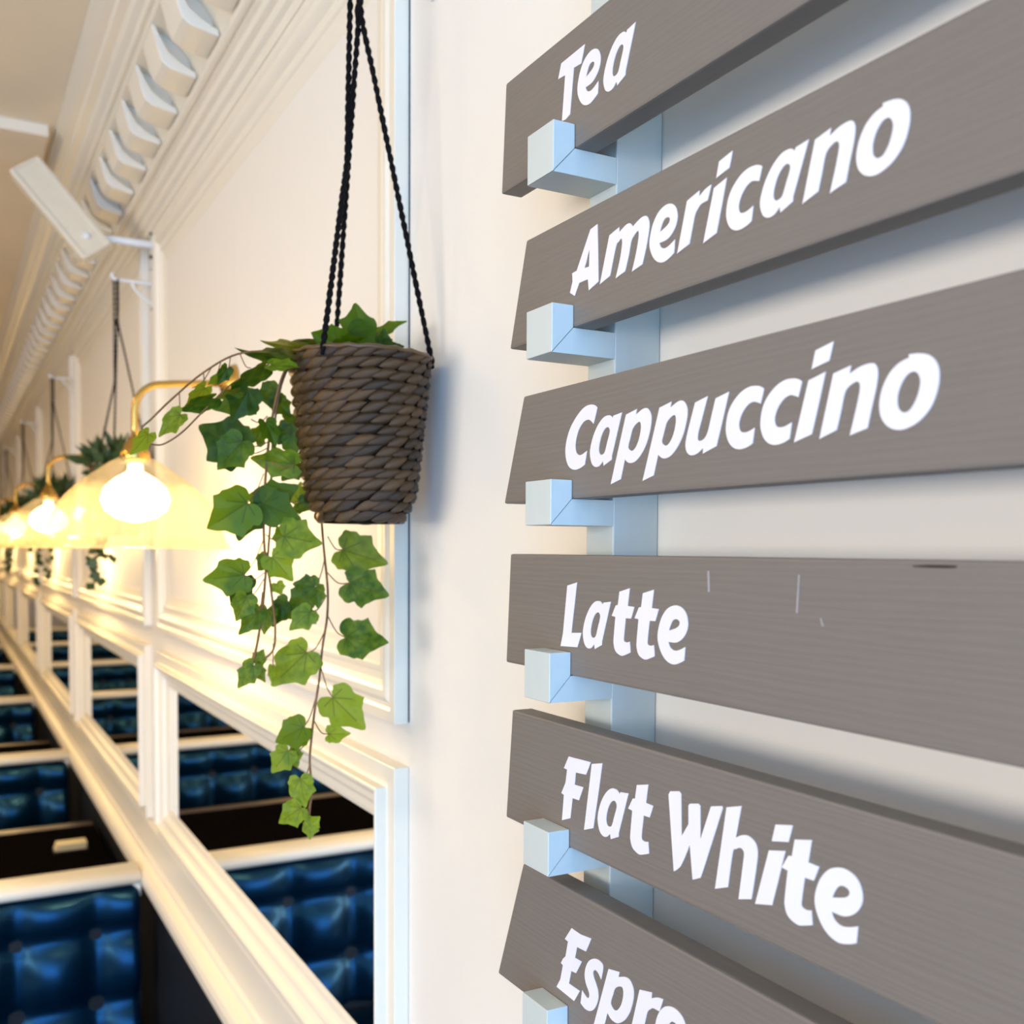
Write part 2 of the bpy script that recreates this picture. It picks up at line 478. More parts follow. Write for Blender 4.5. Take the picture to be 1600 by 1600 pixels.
GLYPHS = {
    'T': [[(41.5, 50.6, 1), (5, 49.8, 1), (0, 38.4, 1), (11.4, 37.4, 1), (6.8, 1, 1), (12.5, 0, 1), (19.6, 2.2, 1), (25.2, 38.1, 1), (36.4, 37.2, 1)]],
    'e': [[(32.8, 14, 1), (31.8, 4, 1), (26, 1.5, 0), (18.9, 0, 0), (11.5, 1.8, 0), (5.7, 6.3, 0), (1.4, 13.1, 0), (0, 19.6, 0), (1.5, 26.9, 0), (5.1, 34.3, 0), (11.6, 40.7, 0), (20.4, 43.6, 0), (28.3, 42.4, 0), (33.5, 38, 0), (35.6, 31.2, 0), (34.1, 25.2, 0), (29.6, 19.9, 0), (22.5, 16.4, 0), (12.9, 16.2, 1), (15.4, 12.3, 0), (20.3, 10.4, 0), (25.8, 11.2, 0)], [(13.5, 24.5, 1), (15.1, 28.1, 0), (18.2, 32.3, 0), (22.2, 33.6, 0), (25.8, 32.3, 0), (25.8, 29.6, 0), (22.3, 27.1, 0)]],
    'a': [[(45, 40.3, 1), (33.6, 39.1, 1), (32.3, 37.2, 1), (30, 39.2, 0), (26.4, 40.1, 0), (20, 39.3, 0), (12.7, 34.9, 0), (6.2, 27.7, 0), (2.1, 20.3, 0), (0, 13.1, 0), (0.9, 7.2, 0), (3.8, 2.3, 0), (8.6, 0, 0), (14.2, 0.6, 0), (19.2, 4.1, 1), (20.2, 0.1, 1), (31.5, 4.5, 1), (31.6, 7.5, 1)], [(25.6, 30.8, 0), (21.1, 29.4, 0), (16.6, 24.7, 0), (13.7, 18.2, 0), (13, 13.1, 0), (15, 9.8, 0), (18.7, 9.5, 0), (21.8, 11.4, 0), (24.9, 18.3, 0), (28, 25.2, 0), (28.4, 28.7, 0)]],
    'A': [[(41, 50.8, 1), (30.7, 49.2, 1), (10.3, 20.5, 1), (3.3, 20, 1), (3.9, 12.9, 1), (0, 4.4, 1), (7.6, 0.1, 1), (14.4, 9.5, 1), (27.5, 9.5, 1), (29.1, 0, 1), (43.2, 4.4, 1)], [(29.6, 33.2, 1), (22.1, 19.9, 1), (29.1, 19.5, 1)]],
    'm': [[(26.7, 39, 1), (13.1, 36.1, 1), (0, 0.2, 1), (14.5, 4, 1), (22.2, 24.8, 0), (26, 27.7, 0), (29.3, 29.3, 0), (30.8, 27.5, 0), (30.5, 22.7, 0), (28, 13.4, 0), (22.3, 0, 1), (35.1, 2.8, 1), (39.6, 13.5, 0), (42.8, 23.5, 0), (45.7, 26.6, 0), (49.8, 28.9, 0), (52.2, 29.2, 0), (52.8, 26.2, 0), (51.7, 20.2, 0), (48.5, 10.4, 0), (44.1, 0.2, 1), (57.7, 2.8, 1), (62.4, 14.6, 0), (65.4, 24.8, 0), (66.1, 30.8, 0), (64.8, 35, 0), (61.9, 37.9, 0), (56.3, 38.3, 0), (49.7, 36.4, 0), (44.7, 34.4, 1), (43.5, 36.2, 0), (40.5, 38.2, 0), (35.4, 38.1, 0), (26.8, 35, 1)]],
    'r': [[(24.4, 37.9, 1), (10.6, 34.6, 1), (0, 0, 1), (13.8, 3.6, 1), (17.4, 15.6, 0), (19.8, 22.6, 0), (22.9, 25.7, 0), (26.3, 27.8, 0), (33.2, 28.3, 1), (36.9, 38.1, 1), (30.9, 37, 0), (24.1, 33.8, 1)]],
    'i': [[(24, 38, 1), (10.8, 34.9, 1), (0, 0, 1), (14.2, 3.6, 1)], [(29.4, 54.1, 1), (15.8, 51.3, 1), (13, 40.9, 1), (26.4, 43.8, 1)]],
    'c': [[(36.6, 37.3, 1), (33.8, 28.1, 1), (30.1, 29.4, 0), (26.4, 30.1, 0), (21.3, 28.5, 0), (16.3, 24.1, 0), (13.5, 18.9, 0), (13.2, 15.3, 0), (14.7, 12.1, 0), (17.9, 10.9, 0), (22.4, 11.1, 0), (28.4, 13, 1), (26.7, 2.8, 1), (21.4, 0.8, 0), (14.3, 0, 0), (8.4, 1.4, 0), (3.6, 5.1, 0), (0.8, 10.5, 0), (0, 16.2, 0), (1.8, 24.9, 0), (6.3, 31.8, 0), (14.1, 37.7, 0), (22.3, 40.4, 0), (29.9, 40.2, 0), (34.2, 38.9, 0)]],
    'n': [[(24, 41.1, 1), (10.3, 38.3, 1), (0, 0.1, 1), (13.8, 4.3, 1), (16.8, 15.1, 0), (19.2, 24.7, 0), (21.7, 28.2, 0), (25.9, 30.4, 0), (28.9, 30.9, 0), (30.8, 29.3, 0), (30.9, 25.5, 0), (28.7, 16.1, 0), (24, 0, 1), (37.1, 3.1, 1), (40, 14.8, 0), (42.9, 25.8, 0), (43.9, 33.4, 0), (43.1, 37.1, 0), (41.1, 39.5, 0), (37, 40.1, 0), (30.5, 39.2, 0), (22.9, 36.4, 1)]],
    'o': [[(19.8, 40.9, 1), (26.5, 40.4, 0), (32.8, 38.6, 0), (37.5, 34.6, 0), (39.9, 28.7, 0), (39.4, 20.3, 0), (35.6, 10.9, 0), (28.5, 3.9, 0), (20.1, 0.4, 0), (13, 0, 0), (6.3, 2.7, 0), (1.6, 8.1, 0), (0, 15.6, 0), (1.8, 24.4, 0), (6.6, 32.3, 0), (13.1, 37.1, 0), (20.1, 39.1, 1)], [(23, 31, 0), (18.8, 29.6, 0), (15.1, 25.3, 0), (12.8, 19.4, 0), (12.9, 14, 0), (14.4, 11, 0), (17.2, 9.3, 0), (20.9, 10, 0), (24.5, 14, 0), (27, 19.7, 0), (27.9, 25.3, 0), (26.2, 29.4, 0)]],
    'C': [[(48.4, 48.4, 1), (43.4, 35.6, 1), (39.6, 38.4, 0), (34.8, 40, 0), (28, 38.6, 0), (21.2, 33.4, 0), (16.9, 25.8, 0), (15.7, 19.4, 0), (17.5, 14.4, 0), (21.5, 12, 0), (26.5, 12.1, 0), (33.7, 14.5, 1), (30.5, 3.3, 1), (23.7, 0.9, 0), (14.7, 0, 0), (6.6, 2.8, 0), (1.9, 8.6, 0), (0, 16.9, 0), (2.1, 26.6, 0), (8.1, 36.3, 0), (18.1, 45, 0), (28.8, 50.7, 0), (38.4, 52, 0), (45.1, 50.6, 0)]],
    'p': [[(34.5, 56.1, 1), (20.2, 53.3, 1), (0, 0, 1), (14.1, 3.5, 1), (19.5, 18.5, 1), (23, 16.2, 0), (27.3, 15.2, 0), (34, 16.4, 0), (42.1, 22.2, 0), (48.5, 30.8, 0), (52.3, 40.6, 0), (53.1, 47.7, 0), (51.3, 52.2, 0), (47.2, 55.3, 0), (41.5, 55, 0), (33.3, 51.8, 1)], [(38.4, 45.9, 0), (33.5, 44.5, 0), (28.9, 41, 0), (26.1, 34.8, 0), (23.6, 28.6, 0), (24.9, 26, 0), (28.8, 24.5, 0), (32.9, 26.3, 0), (37, 31.4, 0), (39.4, 37.5, 0), (40.1, 42.8, 0)]],
    'u': [[(23.7, 39.8, 1), (10.1, 37, 1), (3.7, 21, 0), (0.6, 12.1, 0), (0, 6.7, 0), (1.9, 2.4, 0), (6.3, 0, 0), (12.7, 0.6, 0), (19.6, 4.1, 1), (19.3, 0.1, 1), (33.9, 4.3, 1), (46, 40, 1), (32.2, 37.2, 1), (28.1, 25.6, 0), (24.5, 15.3, 0), (20.8, 10.7, 0), (16, 9.4, 0), (13.5, 10.9, 0), (14.1, 15.8, 0), (17.1, 23.2, 0)]],
    'L': [[(25.5, 56.2, 1), (10.3, 53, 1), (3.8, 11.1, 1), (0, 0, 1), (27, 1.3, 1), (33, 14, 1), (17.3, 12.8, 1)]],
    't': [[(24.3, 53.9, 1), (10.5, 50.7, 1), (8.4, 40, 1), (5.6, 39.6, 1), (0, 30.9, 1), (5.2, 30.4, 1), (3.2, 13.9, 0), (3.2, 8.4, 0), (6.2, 2.7, 0), (13.8, 0, 0), (20.2, 1.5, 0), (26.1, 3.7, 1), (25, 12.1, 1), (20.9, 11.2, 0), (17.2, 12.3, 0), (17.2, 17.1, 0), (19.2, 30.1, 1), (26.5, 30.3, 1), (30.4, 39.6, 1), (21.8, 39.9, 1)]],
    'F': [[(11.5, 57.9, 1), (3.9, 46.4, 1), (9.1, 46, 1), (6.7, 34.1, 1), (0, 23.7, 1), (4.2, 22.9, 1), (1.4, 0, 1), (14.9, 4.9, 1), (18.2, 23.1, 1), (28.3, 23.4, 1), (34.6, 35.9, 1), (21.1, 35.3, 1), (22.9, 46.2, 1), (38.8, 47.4, 1), (45.5, 59.2, 1)]],
    'l': [[(26.3, 61.5, 1), (10.8, 58, 1), (0, 0, 1), (14, 4.8, 1)]],
    'W': [[(0, 55.8, 1), (1.9, 58.6, 1), (12.2, 60.8, 1), (14.6, 59.5, 1), (16.1, 28.6, 1), (23.7, 39.2, 1), (23.3, 52.6, 1), (24.8, 54.4, 1), (34.1, 56.5, 1), (36.4, 55.5, 1), (37.3, 31.8, 1), (48.1, 57.6, 1), (59.8, 60.5, 1), (60.3, 58.9, 1), (47.8, 28, 0), (38.7, 6, 0), (36.1, 3.2, 0), (29.1, 0, 1), (25.4, 24.4, 1), (16.5, 8, 0), (11.5, 2.7, 0), (7.3, 0, 1)]],
    'h': [[(25.7, 64.3, 1), (10.8, 60.1, 1), (0, 0, 1), (13.3, 5.1, 1), (17.6, 30.2, 0), (20.8, 33.5, 0), (25.5, 35.6, 0), (28.8, 33.7, 0), (28.5, 27.6, 0), (24.3, 0.1, 1), (36.9, 3.9, 1), (41.3, 28.4, 0), (41.9, 37.7, 0), (39.4, 43, 0), (33.2, 45.7, 0), (26.9, 44.7, 0), (20.6, 41.4, 1)]],
    'E': [[(23.9, 62.1, 1), (13.2, 48.9, 1), (18.4, 48.4, 1), (14.5, 34, 1), (10.3, 30.3, 1), (7, 25.4, 1), (10.4, 24.6, 1), (6.3, 10.5, 1), (0, 1.5, 1), (29, 0, 1), (37.4, 12, 1), (20, 12, 1), (24, 24.5, 1), (31.6, 25.4, 1), (40, 38.4, 1), (29.4, 38, 1), (32.8, 48.6, 1), (46.7, 49.6, 1), (54.3, 63.2, 1), (38.6, 61.4, 1)]],
    's': [[(33.2, 45.8, 0), (30.6, 33.9, 1), (26.2, 37.9, 0), (21.5, 38.6, 0), (18.6, 35.6, 0), (19.7, 31.7, 0), (23.1, 27.5, 0), (26, 22.7, 0), (26.6, 16.4, 0), (23.8, 9.4, 0), (19.1, 3.7, 0), (13.4, 0.6, 0), (6.5, 0, 0), (0, 2.1, 1), (2.3, 14.1, 1), (6.3, 11.8, 0), (11.3, 10.7, 0), (13.4, 14, 0), (12.1, 17.3, 0), (7.6, 22.8, 0), (6, 29.3, 0), (7.9, 36.6, 0), (12.7, 43.3, 0), (20.4, 47.8, 0), (28, 48.8, 0)]],
}
LETTERS = [
    ('Tea', 'T', -766.9, 364.8, 1.0),
    ('Tea', 'e', -736.0, 364.3, 0.96),
    ('Tea', 'a', -697.4, 363.5, 0.96),
    ('Americano', 'A', -745.1, 213.0, 1.0),
    ('Americano', 'm', -700.0, 214.1, 1.0),
    ('Americano', 'r', -599.9, 214.4, 1.0),
    ('Americano', 'i', -570.9, 214.3, 1.0),
    ('Americano', 'e', -633.5, 212.2, 0.94),
    ('Americano', 'c', -547.0, 213.8, 0.94),
    ('Americano', 'a', -514.0, 214.2, 0.94),
    ('Americano', 'n', -476.2, 214.1, 0.94),
    ('Americano', 'o', -433.7, 214.4, 0.94),
    ('Cappuccino', 'C', -750.5, 67.3, 1.0),
    ('Cappuccino', 'a', -712.2, 67.5, 1.0),
    ('Cappuccino', 'p', -681.8, 52.1, 1.0),
    ('Cappuccino', 'u', -587.5, 67.6, 1.0),
    ('Cappuccino', 'c', -510.4, 67.7, 1.0),
    ('Cappuccino', 'n', -458.5, 67.9, 1.0),
    ('Cappuccino', 'o', -413.1, 67.8, 1.0),
    ('Cappuccino', 'p', -639.0, 52.5, 1.0),
    ('Cappuccino', 'c', -544.2, 67.7, 1.0),
    ('Cappuccino', 'i', -479.8, 67.8, 1.064),
    ('Latte', 'L', -756.0, -84.1, 1.0),
    ('Latte', 't', -678.5, -84.0, 1.0),
    ('Latte', 'e', -617.8, -84.2, 1.0),
    ('Latte', 'a', -720.6, -82.2, 1.0),
    ('Latte', 't', -647.4, -84.0, 1.0),
    ('Flat White', 'F', -752.8, -236.2, 1.0),
    ('Flat White', 'l', -716.2, -236.1, 1.0),
    ('Flat White', 'W', -602.2, -237.4, 1.0),
    ('Flat White', 'h', -548.6, -236.8, 1.0),
    ('Flat White', 'a', -695.9, -234.2, 1.055),
    ('Flat White', 't', -653.1, -236.2, 1.055),
    ('Flat White', 'i', -508.1, -234.9, 1.122),
    ('Flat White', 't', -484.2, -236.3, 1.055),
    ('Flat White', 'e', -455.3, -236.1, 1.055),
    ('Espresso', 'E', -758.4, -388.3, 1.0),
    ('Espresso', 's', -719.3, -388.1, 1.0),
    ('Espresso', 'p', -699.5, -397.8, 1.06),
    ('Espresso', 'r', -647.4, -381.1, 1.128),
    ('Espresso', 'e', -615.4, -385.7, 1.06),
    ('Espresso', 's', -575.4, -388.0, 1.0),
    ('Espresso', 's', -541.4, -388.0, 1.0),
    ('Espresso', 'o', -507.4, -388.0, 1.06),
]

# ------------------------------------------------------------------ the room
Y_END = 15.3


def struct(name, bm, mname, smooth=False):
    return tag(obj(name, bm, M[mname], None, smooth), kind='structure')


bm = bmesh.new(); box(bm, LEFT_X - 0.15, 0.15, NEAR_Y - 0.15, Y_END + 0.15, -0.12, 0.0)
struct('floor', bm, 'floor_wood')
bm = bmesh.new(); box(bm, LEFT_X - 0.15, 0.15, NEAR_Y - 0.15, Y_END + 0.15, CEIL, CEIL + 0.12)
ceiling = struct('ceiling', bm, 'ceiling_paint')
bm = bmesh.new(); box(bm, 0.0, 0.15, NEAR_Y - 0.15, Y_END + 0.15, 0.0, CEIL)
wall_right = struct('wall_right', bm, 'wall_paint')
bm = bmesh.new()
box(bm, LEFT_X - 0.15, LEFT_X, NEAR_Y - 0.15, ADDED_WIN[0], 0.0, CEIL)
box(bm, LEFT_X - 0.15, LEFT_X, ADDED_WIN[1], Y_END + 0.15, 0.0, CEIL)
box(bm, LEFT_X - 0.15, LEFT_X, ADDED_WIN[0], ADDED_WIN[1], 0.0, ADDED_WIN[2])
box(bm, LEFT_X - 0.15, LEFT_X, ADDED_WIN[0], ADDED_WIN[1], ADDED_WIN[3], CEIL)
struct('wall_left', bm, 'wall_paint')
bm = bmesh.new(); box(bm, LEFT_X, 0.0, Y_END, Y_END + 0.15, 0.0, CEIL)
struct('wall_far', bm, 'wall_paint')
bm = bmesh.new()
box(bm, LEFT_X, WIN[0], NEAR_Y - 0.15, NEAR_Y, 0.0, CEIL)
box(bm, WIN[1], 0.0, NEAR_Y - 0.15, NEAR_Y, 0.0, CEIL)
box(bm, WIN[0], WIN[1], NEAR_Y - 0.15, NEAR_Y, 0.0, WIN[2])
box(bm, WIN[0], WIN[1], NEAR_Y - 0.15, NEAR_Y, WIN[3], CEIL)
struct('wall_near', bm, 'wall_paint')
# unseen window in the near wall
win = bpy.data.objects.new('window_1', None); win.location = ((WIN[0] + WIN[1]) / 2, NEAR_Y - 0.1, WIN[2]); COL.objects.link(win)
tag(win, kind='structure')
bm = bmesh.new()
fw = 0.06
for x0, x1 in ((WIN[0], WIN[0] + fw), (WIN[1] - fw, WIN[1]), (-2.1, -2.04)):
    box(bm, x0, x1, NEAR_Y - 0.13, NEAR_Y - 0.09, WIN[2], WIN[3])
for z0, z1 in ((WIN[2], WIN[2] + fw), (WIN[3] - fw, WIN[3])):
    box(bm, WIN[0], WIN[1], NEAR_Y - 0.13, NEAR_Y - 0.09, z0, z1)
obj('window_frame', bm, M['trim_paint'], win)
for x0, x1 in ((WIN[0] + fw, -2.1), (-2.04, WIN[1] - fw)):
    bm = bmesh.new(); box(bm, x0, x1, NEAR_Y - 0.114, NEAR_Y - 0.108, WIN[2] + fw, WIN[3] - fw)
    obj('pane', bm, M['window_glass'], win)

win = bpy.data.objects.new('window_2', None); win.location = (LEFT_X - 0.1, (ADDED_WIN[0] + ADDED_WIN[1]) / 2, ADDED_WIN[2]); COL.objects.link(win)  # made-up opposite window around the frontal fill light
tag(win, kind='structure')
bm = bmesh.new()
cuts = [ADDED_WIN[0] + (ADDED_WIN[1] - ADDED_WIN[0]) * q / 3 for q in range(4)]
for q, yc in enumerate(cuts):
    y0 = min(max(yc - fw / 2, ADDED_WIN[0]), ADDED_WIN[1] - fw)
    box(bm, LEFT_X - 0.13, LEFT_X - 0.09, y0, y0 + fw, ADDED_WIN[2], ADDED_WIN[3])
for z0, z1 in ((ADDED_WIN[2], ADDED_WIN[2] + fw), (ADDED_WIN[3] - fw, ADDED_WIN[3])):
    box(bm, LEFT_X - 0.13, LEFT_X - 0.09, ADDED_WIN[0], ADDED_WIN[1], z0, z1)
obj('window_frame', bm, M['trim_paint'], win)
for q in range(3):
    bm = bmesh.new(); box(bm, LEFT_X - 0.114, LEFT_X - 0.108, cuts[q] + fw, cuts[q + 1] - fw, ADDED_WIN[2] + fw, ADDED_WIN[3] - fw)
    obj('pane', bm, M['window_glass'], win)

# disc fixtures for the added warm ceiling lights, out of view
for i, (cx, cy) in enumerate(ADDED_CEIL_LIGHTS):
    t = thing('ceiling_light', (cx, cy, CEIL - 0.04), ['round ceiling light over the aisle, closest to the shop window', 'second round ceiling light over the aisle from the shop window', 'third round ceiling light over the aisle', 'fourth round ceiling light over the aisle', 'farthest round ceiling light over the aisle'][i], 'ceiling light', 'ceiling lights over the aisle')
    bm = bmesh.new(); lathe(bm, [(0.02, 0.0), (0.40, 0.0), (0.42, -0.02), (0.42, -0.035), (0.39, -0.035), (0.39, -0.012), (0.02, -0.012)], (cx, cy, CEIL), 40, closed=True)
    obj('frame', bm, M['white_metal'], t, True)

# shallow beam across the ceiling
bm = bmesh.new(); box(bm, LEFT_X, -0.27, 3.32, 3.62, CEIL - 0.035, CEIL, 0.004)
struct('trim_2', bm, 'ceiling_paint')

# cornice along the wall, with its console brackets
CY0, CY1 = NEAR_Y, Y_END
corn = [(0, .925), (.012, .925), (.014, .945), (.022, .952), (.024, .97), (.034, .976), (.036, .992), (.044, .996),
        (.044, 1.03), (.052, 1.04), (.062, 1.075), (.085, 1.105), (.12, 1.124), (.150, 1.128), (.150, 1.150), (.160, 1.150),
        (.164, 1.163), (.178, 1.172), (.184, 1.186), (.204, 1.190), (.208, 1.202), (.226, 1.206), (.240, 1.214), (.250, 1.218),
        (.250, 1.2295), (0, 1.2295)]
bm = bmesh.new()
prism(bm, [(p, z + H) for p, z in corn], 'y', CY0, CY1)
cornice = struct('trim_1', bm, 'trim_paint')
# twisted bead under the brackets
bm = bmesh.new()
pts, rad = [], []
n = 500
for i in range(n + 1):
    y = 1.2 + (9.0 - 1.2) * i / n
    pts.append((-0.048, y, H + 1.013)); rad.append(0.0125 + 0.0018 * math.sin(y * 2 * math.pi / 0.032))
tube(bm, pts, rad, 8)
obj('rope_bead', bm, M['trim_paint'], cornice, True)
sprof = [(.054, 1.032), (.085, 1.037), (.112, 1.043), (.127, 1.053), (.136, 1.074), (.142, 1.100), (.150, 1.127), (.141, 1.1265), (.128, 1.098), (.116, 1.074), (.090, 1.056), (.056, 1.046)]
core = [(.056, 1.042), (.086, 1.050), (.112, 1.066), (.128, 1.090), (.142, 1.126), (.12, 1.124), (.085, 1.105), (.062, 1.075)]
bm = bmesh.new(); prism(bm, sprof, 'y', -0.055, 0.055, 0.002); prism(bm, core, 'y', -0.024, 0.024)
cons = finish(bm, 'console_bracket')
cons.materials.append(M['trim_paint'])
k = 0
y = 0.28
while y < 13.5:
    link('console_bracket', cons, None, cornice, (0, y, H))
    y += 0.213

# dado rail along the wall below the mirrors
dado = [(0, -.846), (.018, -.846), (.021, -.850), (.021, -.940), (.028, -.946), (.030, -.958), (.046, -.962), (.056, -.968), (.061, -.980),
        (.061, -1.000), (.056, -1.012), (.044, -1.018), (.022, -1.020), (.018, -1.030), (0, -1.030)]
bm = bmesh.new(); prism(bm, [(p, z + H) for p, z in dado], 'y', 1.05, Y_END)
struct('trim_3', bm, 'trim_paint')
# dark upholstered wall lining below the dado, inside the booths
bm = bmesh.new(); box(bm, -0.014, -.0005, 1.05, Y_END, 0.12, H - 1.03)
struct('trim_4', bm, 'leather_dark')
bm = bmesh.new(); box(bm, -0.02, 0.0, NEAR_Y, Y_END, 0.0, 0.12, 0.003)
struct('baseboard_right', bm, 'trim_paint')


def frame_rails(parent, y0, y1, z0, z1, prof, mname):
    """four mitred rails; prof = (w, p): w from the outer edge inwards, p out of the wall."""
    names = ('bottom_rail', 'far_stile', 'top_rail', 'near_stile')
    cor = lambda k, w: [(y0 + w, z0 + w), (y1 - w, z0 + w), (y1 - w, z1 - w), (y0 + w, z1 - w)][k]
    for k in range(4):
        bm = bmesh.new()
        A, B = [], []
        for w, p in prof:
            a, b2 = cor(k, w), cor((k + 1) % 4, w)
            A.append(bm.verts.new((-p, a[0], a[1]))); B.append(bm.verts.new((-p, b2[0], b2[1])))
        n = len(prof)
        for i in range(n):
            j = (i + 1) % n
            bm.faces.new((A[i], A[j], B[j], B[i]))
        bm.faces.new(A); bm.faces.new(B[::-1])
        obj(names[k], bm, M[mname], parent)


G0 = 0.0008
mir_prof = [(0, G0), (0, .021), (.001, .022), (.021, .022), (.023, .0205), (.026, .0195), (.0305, .0195), (.032, .021), (.0325, .036), (.034, .0375), (.037, .0375),
            (.041, .035), (.046, .026), (.053, .0215), (.062, .0205), (.066, .018), (.070, .011), (.076, .0075), (.088, .0065), (.090, .0055), (.095, .0045), (.095, G0)]
pan_prof = [(0, G0), (0, .021), (.001, .022), (.016, .022), (.018, .0205), (.020, .0190), (.026, .0185), (.029, .0205), (.033, .0225), (.042, .0225), (.047, .019),
            (.054, .0125), (.064, .0115), (.068, .0135), (.074, .0135), (.078, .010), (.088, .0075), (.094, .006), (.104, .0045), (.108, .0035), (.108, G0)]
ORD = ['nearest', 'second', 'third', 'fourth', 'fifth', 'sixth']
for i in range(6):
    ya, yb = 1.30 + 2.0 * i, 3.10 + 2.0 * i
    fr = bpy.data.objects.new('trim_%d' % (5 + i), None); fr.location = (0, (ya + yb) / 2, H - .242); COL.objects.link(fr)
    tag(fr, kind='structure')
    frame_rails(fr, ya, yb, H - .242, H + .905, pan_prof, 'trim_paint')
    # flat field made of two boards with a fine joint behind the lamp
    for u0, u1 in ((ya + .1, ya + .9385), (ya + .9400, yb - .1)):
        bm = bmesh.new(); box(bm, -0.0032, -0.0004, u0, u1, H - .142, H + .805)
        obj('panel', bm, M['wall_paint'], fr)
    if i == 0:
        bm = bmesh.new(); box(bm, -0.0014, -0.0004, ya - .0022, ya - .0002, H - .240, H + .9)
        obj('caulk_line', bm, M['caulk_gap'], fr)
    t = thing('wall_mirror', (0, (ya + yb) / 2, H - .842),
              '%s long mirror from the menu boards, in a white moulded frame above the booths' % ORD[i], 'mirror', 'long framed mirrors along the wall')
    frame_rails(t, ya, yb, H - .842, H - .303, mir_prof, 'trim_paint')
    bm = bmesh.new(); box(bm, -0.004, -0.0006, ya + .090, yb - .090, H - .752, H - .393)
    obj('glass', bm, M['mirror_glass'], t)

# ------------------------------------------------------------------ menu boards and their racks
BATTEN_Y, W_H = 0.7395, 0.043
P_BAT, P_SLOT, P_FRONT = 0.0487, 0.0913, 0.1126
T_ARM = 0.0222
BOARDS = [('Tea', .8618, .4363, .8696, .3360, 'white word Tea', 'topmost grey menu board, lettered Tea, resting on pale blue hooks'),
          ('Americano', .8212, .2808, .8515, .1872, '', 'grey menu board lettered Americano, second from the top'),
          ('Cappuccino', .8242, .1404, .8613, .0428, '', 'grey menu board lettered Cappuccino, third from the top'),
          ('Latte', .8481, -.0046, .8558, -.1085, '', 'grey menu board lettered Latte, with a black dash near its top edge'),
          ('Flat White', .8427, -.1520, .8542, -.2578, '', 'grey menu board lettered Flat White, below the Latte board'),
          ('Espresso', .8202, -.2934, .8690, -.4160, '', 'lowest grey menu board, its lettering beginning Espre')]
HOOKS = [(.3560, .336), (.2060, .1872), (.0590, .0428), (-.0880, -.1085), (-.2415, -.2578), (-.3965, -.416)]
BOARD_END = 0.06

for ri, by in enumerate((BATTEN_Y, 0.12)):
    rk = thing('menu_rack', (0, by + W_H / 2, H - .62),
               ['pale blue wooden hook rack behind the left ends of the menu boards',
                'pale blue wooden hook rack behind the right ends of the menu boards'][ri], 'rack', 'upright racks carrying the menu boards')
    bm = bmesh.new(); box(bm, -P_BAT, -0.0005, by, by + W_H, H - .60, H + .62, 0.0012)
    obj('upright', bm, M['rack_paint'], rk)
    for top, bot in HOOKS:
        hk = bmesh.new()
        za, zb = H + bot - T_ARM, H + bot
        # arm and stub meet in a 45 degree mitre with a hair-line joint
        g = 0.00025
        prism(hk, [(P_BAT, za), (P_FRONT - g * 2, za), (P_SLOT + g * 0, zb - g), (P_SLOT, zb), (P_BAT, zb)], 'y', by + .0004, by + W_H - .0004, 0.0)
        arm = obj('hook_arm', hk, M['rack_paint'], rk)
        hk = bmesh.new()
        prism(hk, [(P_FRONT, za), (P_FRONT, H + top), (P_SLOT, H + top), (P_SLOT, zb + g)], 'y', by, by + W_H, 0.0007)
        obj('hook_stub', hk, M['rack_paint'], rk)


def glyph_outline(pts, sub=5):
    n = len(pts)
    out = []
    for i in range(n):
        p1, p2 = pts[i], pts[(i + 1) % n]
        c1, c2 = p1[2], p2[2]
        out.append((p1[0], p1[1]))
        if c1 and c2:
            continue
        p0 = pts[i - 1] if not c1 else p1
        p3 = pts[(i + 2) % n] if not c2 else p2
        for s in range(1, sub):
            t = s / sub
            q = []
            for a in (0, 1):
                q.append(0.5 * (2 * p1[a] + (p2[a] - p0[a]) * t + (2 * p0[a] - 5 * p1[a] + 4 * p2[a] - p3[a]) * t * t
                                + (3 * p1[a] - p0[a] - 3 * p2[a] + p3[a]) * t ** 3))
            out.append(tuple(q))
    return out


def glyph_mesh(ch):
    cu = bpy.data.curves.new('glyph', 'CURVE')
    cu.dimensions = '2D'
    cu.fill_mode = 'BOTH'
    cu.extrude = 0.00025
    for o in GLYPHS[ch]:
        pl = glyph_outline(o)
        sp = cu.splines.new('POLY')
        sp.points.add(len(pl) - 1)
        for q, (a, b2) in zip(sp.points, pl):
            q.co = (a / 1000.0, b2 / 1000.0, 0, 1)
        sp.use_cyclic_u = True
    tmp = bpy.data.objects.new('tmp', cu)
    COL.objects.link(tmp)
    dg = bpy.context.evaluated_depsgraph_get()
    me = bpy.data.meshes.new_from_object(tmp.evaluated_get(dg))
    me.name = 'letter'
    bpy.data.objects.remove(tmp)
    me.materials.clear()
    me.materials.append(M['letter_vinyl'])
    return me


